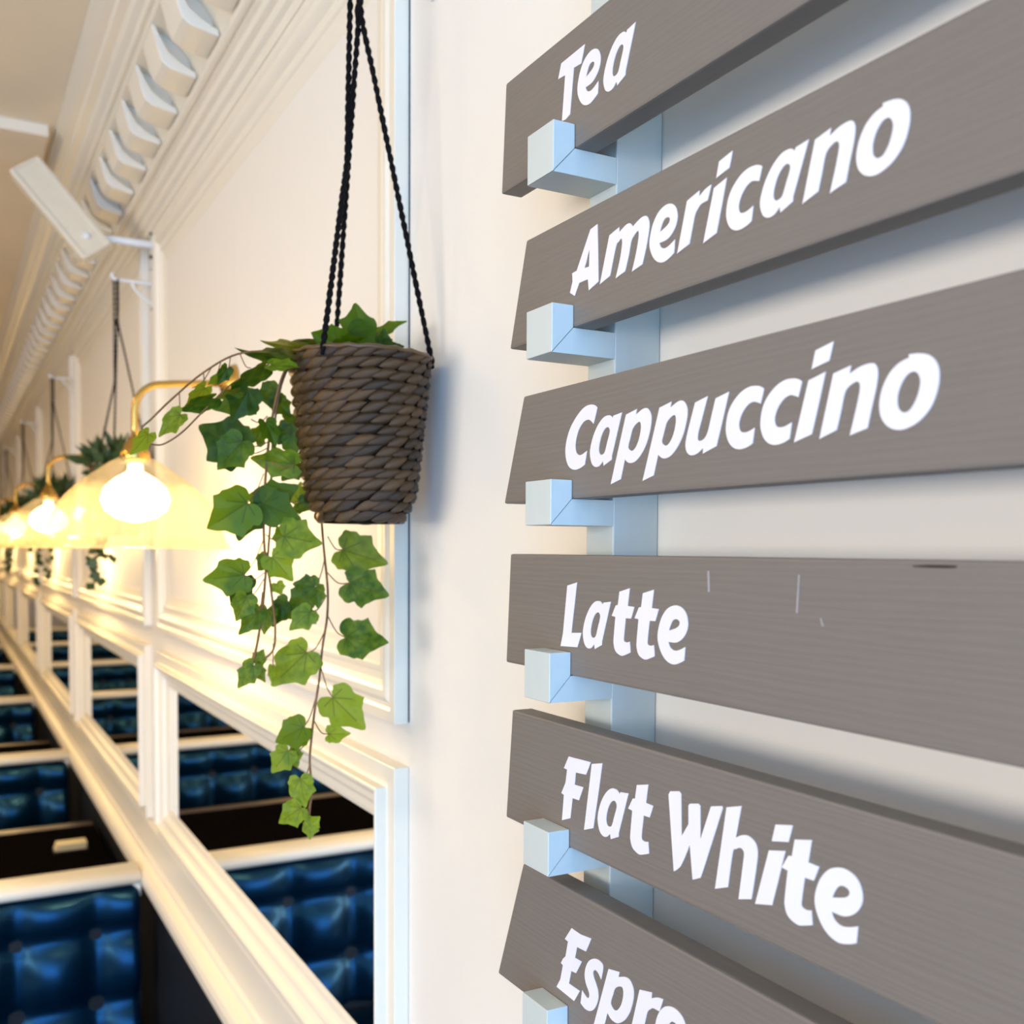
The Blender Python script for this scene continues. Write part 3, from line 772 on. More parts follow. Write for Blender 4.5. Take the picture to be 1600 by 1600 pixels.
LETTER_MESH = {ch: glyph_mesh(ch) for ch in GLYPHS}
LROT = Matrix(((0, 0, -1), (-1, 0, 0), (0, 1, 0)))       # local x -> -y, local y -> z, local z -> -x
for nm, yt, zt, yb_, zb_, _, lab in BOARDS:
    bm = bmesh.new()
    x0, x1 = -P_SLOT + .0002, -P_SLOT + .0222
    A = [bm.verts.new((x0, q[0], H + q[1])) for q in ((yt, zt), (yb_, zb_ + .0003), (BOARD_END, zb_ + .0003), (BOARD_END, zt))]
    B = [bm.verts.new((x1, v.co.y, v.co.z)) for v in A]
    bm.faces.new(A); bm.faces.new(B[::-1])
    for i in range(4):
        bm.faces.new((A[i], A[(i + 1) % 4], B[(i + 1) % 4], B[i]))
    bmesh.ops.bevel(bm, geom=list(bm.edges), offset=0.0022, segments=2, affect='EDGES', profile=0.6)
    bd = tag(obj('menu_board', bm, M['board_paint'], None, origin=(x0, 0.4, H + zb_)), lab, 'menu board', 'menu boards on the racks')
    for w, ch, u, v, sc in LETTERS:
        if w != nm:
            continue
        lo = link('letter', LETTER_MESH[ch], None, bd, (x0 - .0003, -u / 1000.0, H + v / 1000.0))
        lo.rotation_euler = LROT.to_euler()
        lo.scale = (sc * (0.90 if ch == 'a' and nm in ('Latte', 'Flat White') else 1.0), sc, 1)
    if nm == 'Latte':
        # felt-pen dash and scuffs, thin marks on the painted face
        R_ = D - P_SLOT
        def onb(px, py):
            d = ray(px, py); t = R_ / d.x
            return (x0 - .0003, d.y * t, H + d.z * t)
        def slab(bm, pts_):
            A = [bm.verts.new(q) for q in pts_]; B = [bm.verts.new((x0 + .0002, q[1], q[2])) for q in pts_]
            bm.faces.new(A); bm.faces.new(B[::-1])
            for k in range(len(A)):
                bm.faces.new((A[k], A[(k + 1) % len(A)], B[(k + 1) % len(A)], B[k]))
        bm = bmesh.new()
        top = [(1425, 884), (1450, 882.6), (1478, 883), (1494, 884)]
        bot = [(1495, 887.2), (1478, 887.6), (1452, 886.9), (1428, 885.8)]
        slab(bm, [onb(*q) for q in top + bot])
        obj('pen_mark', bm, M['ink'], bd)
        for pl in ([(1105, 892), (1108, 892), (1109, 925), (1106, 925)], [(1247, 898), (1249.5, 898), (1246, 958), (1243.5, 958)], [(1281, 966), (1283, 966), (1287, 979), (1284, 978)]):
            bm = bmesh.new()
            slab(bm, [onb(*q) for q in pl])
            obj('scuff', bm, M['scuff'], bd)

# ------------------------------------------------------------------ wall lamps
LAMP_POWER = 11.5
lamp_prof = [(.026, .186), (.050, .174), (.072, .158), (.096, .142), (.116, .124), (.134, .106), (.148, .088), (.159, .067), (.167, .046), (.174, .026), (.179, .011),
             (.190, .002), (.191, -.003)]


def shade_mesh():
    bm = bmesh.new()
    n = 144
    rings = []
    inner = [(r - .0028, z - .001) for r, z in lamp_prof]
    for prof, amp in ((lamp_prof, .0011), (inner, 0.0)):
        for i, (r, z) in enumerate(prof):
            a_ = amp if i < len(prof) - 2 else 0.0
            rings.append([bm.verts.new(((r + (a_ if k % 2 else -a_)) * math.cos(2 * math.pi * k / n), (r + (a_ if k % 2 else -a_)) * math.sin(2 * math.pi * k / n), z)) for k in range(n)])
    m_ = len(lamp_prof)
    order = list(range(m_)) + list(range(2 * m_ - 1, m_ - 1, -1))
    for a, b2 in zip(order, order[1:] + order[:1]):
        for k in range(n):
            bm.faces.new((rings[a][k], rings[a][(k + 1) % n], rings[b2][(k + 1) % n], rings[b2][k]))
    return finish(bm, 'shade', True)


SHADE = shade_mesh(); SHADE.materials.append(M['shade_glass'])
for i in range(6):
    ly = 2.242 + 2.0 * i
    lp = 0.209
    t = thing('wall_lamp', (-lp, ly, H - .005),
              ['nearest ribbed glass dome lamp, glowing, on a brass arm behind the trailing ivy', 'second glowing glass dome lamp along the wall, left of the nearest one',
               'third glowing dome lamp along the wall, at the left edge', 'fourth dome lamp along the wall, far off', 'fifth dome lamp along the wall, far off',
               'farthest dome lamp along the wall'][i], 'lamp', 'glass dome wall lamps over the booths')
    bm = bmesh.new()
    rings = []
    for r, x in ((.004, -.034), (.018, -.032), (.024, -.022), (.040, -.014), (.044, -.0036)):
        rings.append([bm.verts.new((x, ly + r * math.cos(a * math.pi / 16), H + .352 + r * math.sin(a * math.pi / 16))) for a in range(32)])
    for a, b2 in zip(rings, rings[1:]):
        for k in range(32):
            bm.faces.new((a[k], a[(k + 1) % 32], b2[(k + 1) % 32], b2[k]))
    bm.faces.new(rings[0]); bm.faces.new(rings[-1])
    obj('wall_plate', bm, M['brass'], t, True)
    pts = [(-.03, ly, H + .352), (-.075, ly, H + .348), (-.13, ly, H + .343)]
    for a in range(0, 10):
        an = math.radians(a * 10)
        pts.append((-(lp - .058) - .058 * math.sin(an), ly, H + .282 + .058 * math.cos(an)))
    pts += [(-lp, ly, H + .25), (-lp, ly, H + .215)]
    bm = bmesh.new(); tube(bm, pts, .0075, 10)
    obj('arm', bm, M['brass'], t, True)
    bm = bmesh.new(); lathe(bm, [(.006, .228), (.014, .226), (.016, .216), (.022, .212), (.025, .200), (.029, .196), (.030, .183), (.027, .176), (.006, .176)], (-lp, ly, H), 28, closed=True)
    obj('gallery', bm, M['brass'], t, True)
    link('shade', SHADE, None, t, (-lp, ly, H))
    bm = bmesh.new(); lathe(bm, [(.004, .174), (.014, .172), (.016, .156), (.040, .142), (.062, .122), (.070, .098), (.062, .076), (.040, .060), (.004, .052)], (-lp, ly, H), 20)
    obj('bulb', bm, M['bulb_glow'], t, True)
    l = bpy.data.lights.new('lamp_light', 'POINT'); l.energy = LAMP_POWER; l.color = (1.0, 0.68, 0.30); l.shadow_soft_size = .03
    lo = bpy.data.objects.new('lamp_light', l); COL.objects.link(lo); lo.parent = t; lo.location = (0, 0, .035)

# ------------------------------------------------------------------ booths, tables
TUFT = 0.212


def tuft_mesh(L, Ht, seg=10):
    nx, nz = int(round(L / TUFT * seg)), int(round(Ht / TUFT * seg))
    bm = bmesh.new()
    g = []
    for j in range(nz + 1):
        row = []
        for i in range(nx + 1):
            x, z = L * i / nx, Ht * j / nz
            u = (x / TUFT + .45); v = ((Ht - z) / TUFT - 0.62)
            su, sv = abs(math.sin(math.pi * u)), abs(math.sin(math.pi * v))
            d = 0.058 * (su ** .72) * (sv ** .72)
            node = math.exp(-((abs(u - round(u)) ** 2 + abs(v - round(v)) ** 2) / .012))
            d -= 0.016 * node
            if v < 0:          # top roll: only vertical folds
                d = 0.055 * (su ** .5) * math.sin(math.pi * min(1, max(0, (v + .62) / .62))) ** .6 * .8
                d -= 0.012 * node
            row.append(bm.verts.new((-x, -d, z)))
        g.append(row)
    for j in range(nz):
        for i in range(nx):
            bm.faces.new((g[j][i], g[j][i + 1], g[j + 1][i + 1], g[j + 1][i]))
    # thickness at the back
    bk = [bm.verts.new((-x, .03, z)) for x, z in ((0, 0), (L, 0), (L, Ht), (0, Ht))]
    bm.faces.new(bk)
    bm.faces.new([bk[0]] + [g[0][i] for i in range(nx + 1)] + [bk[1]])
    bm.faces.new([bk[3]] + [g[nz][i] for i in range(nx + 1)] + [bk[2]])
    bm.faces.new([bk[0]] + [g[j][0] for j in range(nz + 1)] + [bk[3]])
    bm.faces.new([bk[1]] + [g[j][nx] for j in range(nz + 1)] + [bk[2]])
    return finish(bm, 'tufted_back', True)


BL, BH = 1.60, 0.50
TB = tuft_mesh(BL, BH); TB.materials.append(M['leather'])
bm = bmesh.new(); bmesh.ops.create_uvsphere(bm, u_segments=10, v_segments=6, radius=.0085, matrix=Matrix.Diagonal((1, .5, 1, 1)))
BUT = finish(bm, 'button', True); BUT.materials.append(M['button_metal'])
for i in range(6):
    yb = 3.15 + 2.0 * i
    zt = H - .958
    t = thing('booth_bench', (-.85, yb + .07, 0),
              '%s blue tufted booth bench, with a rounded white top rail' % ORD[i] if i else 'nearest blue tufted booth bench, in the lower left corner, with a rounded white top rail',
              'booth', 'back-to-back booth benches along the wall')
    # core panel
    bm = bmesh.new(); box(bm, -.05 - BL, -.062, yb + .03, yb + .11, 0.0, zt - .03)
    obj('core_panel', bm, M['leather_dark'], t)
    # rounded cap rail, sweeping down where it meets the wall
    def sec(cx, cz, nx_, nz_):
        pts_ = []
        for a in range(16):
            an = 2 * math.pi * a / 16
            sx = math.copysign(abs(math.cos(an)) ** .7, math.cos(an)) * .068
            sz = math.copysign(abs(math.sin(an)) ** .7, math.sin(an)) * .023
            pts_.append((cx + nx_ * sz, yb + .065 + sx, cz + nz_ * sz))
        return pts_
    path = [(-.05 - BL - .02, zt - .023, 0, 1), (-.5, zt - .023, 0, 1), (-.0625, zt - .023, 0, 1)]
    bm = bmesh.new()
    rg = [[bm.verts.new(q) for q in sec(*s)] for s in path]
    for a, b2 in zip(rg, rg[1:]):
        for k in range(16):
            bm.faces.new((a[k], a[(k + 1) % 16], b2[(k + 1) % 16], b2[k]))
    bm.faces.new(rg[0]); bm.faces.new(rg[-1])
    obj('cap_rail', bm, M['trim_paint'], t, True)
    # blend of the rail into the wall rail
    bm = bmesh.new()
    fp = [(-.0625, zt - .012), (-.0625, zt - .080)]
    for a in range(0, 10):
        an = math.radians(a * 10)
        fp.append((-.064 - .044 * (1 - math.cos(an)), zt - .080 + .044 * math.sin(an)))
    fp.append((-.108, zt - .012))
    A_ = [bm.verts.new((q[0], yb + .012, q[1])) for q in fp]; B_ = [bm.verts.new((q[0], yb + .118, q[1])) for q in fp]
    bm.faces.new(A_); bm.faces.new(B_[::-1])
    for q in range(len(fp)):
        bm.faces.new((A_[q], A_[(q + 1) % len(fp)], B_[(q + 1) % len(fp)], B_[q]))
    obj('rail_end', bm, M['trim_paint'], t)
    for side in (0, 1):
        if side == 0:
            tb = link('tufted_back', TB, None, t, (-.07, yb + .030, zt - .042 - BH))
        else:
            tb = link('tufted_back', TB, None, t, (-.07 - BL, yb + .110, zt - .042 - BH)); tb.rotation_euler = (0, 0, math.pi)
        if i < 3 and side == 0:
            for r in range(2):
                for cidx in range(1, 8):
                    x = (cidx - .45) * TUFT
                    if x > BL - .03:
                        continue
                    z = BH - (.62 + r) * TUFT
                    bo = link('button', BUT, None, tb, (0, 0, 0)); bo.location = (-x, .006, z)
        sgn = -1 if side == 0 else 1
        ys = yb + .02 if side == 0 else yb + .12
        y0, y1 = sorted((ys, ys + sgn * .46))
        bm = bmesh.new(); box(bm, -.05 - BL, -.065, y0, y1, .30, .375, .02, 3)
        obj('seat_cushion', bm, M['leather'], t, True)
        bm = bmesh.new(); box(bm, -.05 - BL, -.065, y0 + (.05 if side == 0 else 0), y1 - (0 if side == 0 else .05), 0.0, .30)
        obj('seat_base', bm, M['leather_dark'], t)

for i in range(1, 5):
    yc = 2.07 + 2.0 * i
    zt = H - 1.140
    t = thing('dining_table', (-.75, yc, 0), '%s dark table between the booth benches, its end against the wall' % ['', 'nearest', 'second', 'third', 'fourth'][i],
              'table', 'dark tables in the booths')
    bm = bmesh.new(); box(bm, -1.36, -.035, yc - .40, yc + .40, zt - .034, zt, .004)
    obj('table_top', bm, M['table_top'], t)
    for e0, e1 in ((yc - .408, yc - .4), (yc + .4005, yc + .465)):  # narrow near edging; wide far band stands in for the rail's reflection
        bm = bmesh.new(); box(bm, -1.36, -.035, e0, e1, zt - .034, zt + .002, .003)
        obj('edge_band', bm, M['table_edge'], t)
    bm = bmesh.new(); lathe(bm, [(.035, .05), (.035, zt - .036)], (-.85, yc, 0), 20); obj('pedestal', bm, M['black_metal'], t, True)
    bm = bmesh.new(); lathe(bm, [(.02, 0.0), (.21, 0.0), (.21, .012), (.06, .03), (.03, .05), (.02, .05)], (-.85, yc, 0), 32, closed=True); obj('foot', bm, M['black_metal'], t, True)
    bm = bmesh.new(); box(bm, -.105, -.0150, yc - .25, yc - .19, zt - .12, zt - .035, .004); obj('wall_bracket', bm, M['white_metal'], t)
    if i == 1:
        nh = thing('napkin_holder', (-.16, yc + .06, zt + .0005), 'small cream block of napkins on the nearest dark table', 'napkins')
        bm = bmesh.new(); box(bm, -.22, -.10, yc + .02, yc + .10, zt + .0005, zt + .008, .002); obj('tray', bm, M['black_metal'], nh)
        for kk in range(4):
            bm = bmesh.new(); box(bm, -.215 + .002 * kk, -.107 + .001 * kk, yc + .025, yc + .095, zt + .0085 + .006 * kk, zt + .0140 + .006 * kk, .002); obj('napkin_stack', bm, M['napkin'], nh)

# ------------------------------------------------------------------ white tilted fixture under the cornice
a0, a1 = P(152, 398, 2.95), P(40, 264, 2.95)
ax = (a1 - a0).normalized()
up0 = Vector((0, 1, 0))
side = ax.cross(up0).normalized()
if side.z < 0:
    side = -side
nrm = side.cross(ax).normalized()
L_ = (a1 - a0).length
t = thing('wall_fixture', a0, 'white slim trough-shaped fixture, tilted upward, bracketed to the wall under the cornice', 'light fixture')
FM = Matrix((ax, side, nrm)).transposed()


def fbox(bm, l0, l1, s0, s1, n0, n1, bev=.003):
    b0 = len(bm.verts)
    tmp = bmesh.new(); box(tmp, l0, l1, s0, s1, n0, n1, bev)
    me_ = bpy.data.meshes.new('t'); tmp.to_mesh(me_); tmp.free()
    me_.transform(Matrix.Translation(a0) @ FM.to_4x4())
    bm.from_mesh(me_); bpy.data.meshes.remove(me_)


bm = bmesh.new(); fbox(bm, 0, L_, -.034, .034, .012, .022); obj('back_plate', bm, M['fixture_paint'], t)
for s in (-1, 1):
    bm = bmesh.new(); fbox(bm, 0, L_, s * .040 - .008, s * .040 + .008, -.012, .026, .004); obj('side_rail', bm, M['fixture_paint'], t)
for l0 in (-.004, L_ - .004):
    bm = bmesh.new(); fbox(bm, l0, l0 + .008, -.046, .046, -.008, .026, .002); obj('end_cap', bm, M['fixture_paint'], t)
c1 = a0 + ax * .05 + nrm * .026
bm = bmesh.new(); tube(bm, smooth_path([c1, c1 + Vector((.03, .03, .01)), (-.06, 3.20, c1.z + .005), (-.004, 3.20, c1.z + .005)], 6), .011, 10); obj('bracket_arm', bm, M['white_metal'], t, True)
bm = bmesh.new(); box(bm, -.006, -.0005, 3.17, 3.23, c1.z - .05, c1.z + .05, .002); obj('bracket_plate', bm, M['white_metal'], t)
for dz in (-.035, .035):
    bm = bmesh.new(); bmesh.ops.create_uvsphere(bm, u_segments=10, v_segments=6, radius=.007, matrix=Matrix.Translation((-.007, 3.20, c1.z + .005 + dz))); obj('screw', bm, M['black_metal'], t, True)

# ------------------------------------------------------------------ hanging baskets
BHT = .206
PB = 0.1005                     # distance of the basket axis from the wall
BZ0, BZ1 = H + .031, H + .237   # bottom and rim of a basket


def bradius(f):
    """outer radius of the basket at height fraction f (0 bottom, 1 rim)."""
    r = .0665 + (.0895 - .0665) * f
    if f < .22:
        r -= .0150 * (1 - f / .22) ** 1.9
    return r


def rope_mesh(pts, r=.00185, off=.0014, twist=.020):
    pts = smooth_path(pts, 14)
    bm = bmesh.new()
    for ph in (0, math.pi):
        out, s = [], 0.0
        for i, p in enumerate(pts):
            if i:
                s += (pts[i] - pts[i - 1]).length
            a = 2 * math.pi * s / twist + ph
            out.append(p + Vector((math.cos(a) * off, math.sin(a) * off, 0)))
        tube(bm, out, r, 6)
    return bm


def dense(p, q, n):
    return [Vector(p).lerp(Vector(q), k / n) for k in range(n + 1)]


# strand of woven straw, unit size: length along x, height z, bulging to +y
bm = bmesh.new()
cols = []
for a in range(9):
    s = -1 + 2 * a / 8
    w = (1 - abs(s) ** 1.9) * .5 + .01
    cols.append([bm.verts.new((s * .5, .0 + .5 * (math.cos(b_ * math.pi / 2)) * (1 - abs(s) ** 2.5) + .0, b_ * w)) for b_ in (-1, -.6, 0, .6, 1)])
for a, b2 in zip(cols, cols[1:]):
    for k in range(4):
        bm.faces.new((a[k], a[k + 1], b2[k + 1], b2[k]))
STRAND = finish(bm, 'weave_strand', True); STRAND.materials.append(M['straw'])
random.seed(11)
NAMES_B = ['nearest dark woven basket, hung on black cords beside the menu boards', 'second hanging basket, mostly hidden behind the nearest dome lamp', 'third hanging basket along the wall',
           'fourth hanging basket along the wall', 'farthest hanging basket in view along the wall']


def bracket(y, lab):
    t = thing('plant_bracket', (0, y, H + .70), lab, 'bracket', 'white plant brackets between the wall panels')
    bm = bmesh.new(); box(bm, -.004, -.0004, y - .008, y + .008, H + .700, H + .835, .0015); obj('plate', bm, M['white_metal'], t)
    bm = bmesh.new(); tube(bm, smooth_path([(-.003, y, H + .782), (-.05, y, H + .782), (-PB + .006, y, H + .782), (-PB - .012, y, H + .786), (-PB - .016, y, H + .800)], 5), .005, 8); obj('arm', bm, M['white_metal'], t, True)
    bm = bmesh.new(); tube(bm, smooth_path([(-.003, y, H + .722), (-.03, y, H + .738), (-.055, y, H + .765), (-.06, y, H + .780)], 4), .004, 8); obj('brace', bm, M['white_metal'], t, True)
    for z in (.708, .825):
        bm = bmesh.new(); bmesh.ops.create_uvsphere(bm, u_segments=10, v_segments=6, radius=.0042, matrix=Matrix.Translation((-.0042, y, H + z))); obj('screw', bm, M['screw_metal'], t, True)


def basket(y, i):
    c = Vector((-PB, y, 0))
    t = thing('hanging_basket', (-PB, y, BZ0), NAMES_B[i], 'basket', 'woven baskets hanging along the wall')
    near = i == 0
    # inner body: double-walled pot
    prof = [(.004, .0)] + [(bradius(f) - .004, BHT * f + (0.0 if f else 0)) for f in [0, .02, .05, .1, .16, .2, .4, .6, .8, .97, 1.0]] + [(.083, .207), (.080, .20), (.078, .165), (.004, .165)]
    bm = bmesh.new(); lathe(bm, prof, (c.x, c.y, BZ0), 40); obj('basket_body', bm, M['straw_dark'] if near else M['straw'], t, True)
    bm = bmesh.new(); lathe(bm, [(.006, .170), (.077, .170), (.077, .176), (.03, .184), (.006, .182)], (c.x, c.y, BZ0), 24); obj('soil', bm, M['soil'], t)
    bm = bmesh.new()
    ring = [c + Vector((.0875 * math.cos(a * math.pi / 24), .0875 * math.sin(a * math.pi / 24), BZ1 - .0015 + .0012 * math.sin(a * 2.6))) for a in range(49)]
    tube(bm, ring, .0030, 8, cap=False); obj('basket_rim', bm, M['straw'], t, True)
    if near:
        back = bmesh.new()
        rows = 16
        tocam = (CAM - c); tocam.z = 0; tocam.normalize()
        for r in range(rows):
            f = (r + .55) / rows
            rad = bradius(f) - .0045
            n = int(round(2 * math.pi * rad / .0232))
            for k in range(n):
                a = 2 * math.pi * (k + r * .42 + random.uniform(-.07, .07)) / n
                out = Vector((math.cos(a), math.sin(a), 0))
                tan = Vector((-math.sin(a), math.cos(a), 0))
                up = Vector((0, 0, 1))
                lean = math.atan2(bradius(min(f + .04, 1)) - bradius(max(f - .03, 0)), (min(f + .04, 1) - max(f - .03, 0)) * BHT)
                up = (up * math.cos(lean) + out * math.sin(lean)).normalized()
                nn = tan.cross(up) * 1.0
                if nn.dot(out) < 0:
                    nn = -nn
                tl = math.radians(random.uniform(13, 22))
                x_ = (tan * math.cos(tl) + up * math.sin(tl))
                z_ = (up * math.cos(tl) - tan * math.sin(tl))
                x_ = (x_ - nn * .10).normalized()
                ln, ht, th = .0370 * random.uniform(.92, 1.1), .0140 * random.uniform(.9, 1.1), .0118
                mtx = Matrix((x_ * ln, nn * th, z_ * ht)).transposed().to_4x4()
                pos = c + out * rad + Vector((0, 0, BZ0 + BHT * f + random.uniform(-.0008, .0008)))
                mtx.translation = pos
                if out.dot(tocam) > -.12:
                    o = bpy.data.objects.new('weave_strand', STRAND); COL.objects.link(o); o.parent = t
                    mtx.translation = pos - wloc(t)
                    o.matrix_basis = mtx
                else:
                    me_ = STRAND.copy(); me_.transform(mtx); back.from_mesh(me_); bpy.data.meshes.remove(me_)
        o = obj('weave_back', back, M['straw'], t, True); tag(o, kind='stuff')
    # three cords
    rr = Vector((RGT.x, RGT.y, 0)).normalized()
    ff = Vector((FWD.x, FWD.y, 0)).normalized()
    top = Vector((-PB - .004, y, H + .786))
    knot = Vector((-PB - .003, y, H + .655))
    ends = []
    for a in (3, 122, 249):
        an = math.radians(a)
        ends.append(c + (rr * math.cos(an) + ff * math.sin(an)) * .0875 + Vector((0, 0, BZ1 + .001)))
    for k, e in enumerate(ends):
        low = e + Vector((0, 0, -.012))
        if k == 2:
            mid = ends[1].lerp(knot + rr * .001, .60) - ff * .0060 - rr * .001
            pts = [low] + dense(e, mid, 5) + dense(mid, top - rr * .006, 5)[1:]
        else:
            kn = knot + rr * (.001 if k else .004)
            pts = [low] + dense(e, kn, 6) + dense(kn, top + rr * (.003 if k else .006), 3)[1:]
        obj('cord', rope_mesh(pts, *((.0024, .0018, .024) if near else (.0021, .0012, .03))), M['rope'], t, True)
    bm = bmesh.new(); tube(bm, [knot + Vector((0, 0, .012)), knot + Vector((0, 0, .004)), knot - Vector((0, 0, .008))], [.003, .0048, .003], 8); obj('knot', bm, M['rope'], t, True)
    return t


PY = [1.2195 + 2.0 * i for i in range(5)]
for i, y in enumerate(PY):
    bracket(y, ['white plant bracket at the top of the picture, above the nearest basket', 'white plant bracket on the wall under the slim tilted fixture', 'third white plant bracket along the wall',
                'fourth white plant bracket along the wall', 'farthest white plant bracket along the wall'][i])
    basket(y, i)

# ------------------------------------------------------------------ ivy
half = [(0, 0), (.055, -.085), (.12, -.15), (.21, -.175), (.31, -.15), (.40, -.07), (.445, .03), (.445, .14), (.415, .24), (.425, .34), (.475, .47), (.40, .525), (.30, .60),
        (.21, .70), (.135, .82), (.06, .945), (0, 1.0)]


def leaf_mesh(seed, cup, lob):
    rnd = random.Random(seed)
    hr = [(x * (1 + rnd.uniform(-.08, .08)) * (1.0 if 8 > i or i > 11 else lob), y + (rnd.uniform(-.012, .012) if 0 < i < 16 else 0)) for i, (x, y) in enumerate(half)]
    hl = [(-x * (1 + rnd.uniform(-.08, .08)) * (1.0 if 8 > i or i > 11 else lob), y + (rnd.uniform(-.02, .02) if 0 < i < 16 else 0)) for i, (x, y) in enumerate(half)]
    raw = hr + hl[-2:0:-1]
    sharp = {0, 10, 16, 22}
    ol = []
    nr = len(raw)
    for q in range(nr):
        p1, p2 = raw[q], raw[(q + 1) % nr]
        p0 = p1 if q in sharp else raw[q - 1]
        p3 = p2 if (q + 1) % nr in sharp else raw[(q + 2) % nr]
        for st in range(3):
            tt = st / 3
            ol.append(tuple(.5 * (2 * p1[e] + (p2[e] - p0[e]) * tt + (2 * p0[e] - 5 * p1[e] + 4 * p2[e] - p3[e]) * tt * tt + (3 * p1[e] - p0[e] - 3 * p2[e] + p3[e]) * tt ** 3) for e in (0, 1)))
    c = (0, .30)

    def zf(x, y):
        return cup * (abs(x) * .55 - .5 * x * x) - .16 * max(0, y - .35) ** 2 * cup * 3 - .10 * max(0, -y) + .03 * math.sin(7 * y + seed) * abs(x) * 2
    bm = bmesh.new()
    rings = []
    for s in (1.0, .66, .33):
        rings.append([bm.verts.new((c[0] + (x - c[0]) * s, c[1] + (y - c[1]) * s, zf(c[0] + (x - c[0]) * s, c[1] + (y - c[1]) * s))) for x, y in ol])
    ct = bm.verts.new((c[0], c[1], zf(*c)))
    n = len(ol)
    for a, b2 in zip(rings, rings[1:]):
        for k in range(n):
            bm.faces.new((a[k], a[(k + 1) % n], b2[(k + 1) % n], b2[k]))
    for k in range(n):
        bm.faces.new((rings[-1][k], rings[-1][(k + 1) % n], ct))
    me = bpy.data.meshes.new('leaf')
    bmesh.ops.recalc_face_normals(bm, faces=bm.faces)
    bm.to_mesh(me); bm.free()
    me.polygons.foreach_set('use_smooth', [True] * len(me.polygons))
    me.materials.append(M['ivy_leaf'])
    return me


LEAF = [leaf_mesh(1, .30, 1.0), leaf_mesh(2, .5, 1.05), leaf_mesh(3, .18, .95), leaf_mesh(4, -.25, 1.0)]
ivy = thing('ivy_plant', (-PB, PY[0], BZ0 + .176), 'trailing green ivy spilling out of the nearest woven basket', 'ivy')
Z0 = 1.27
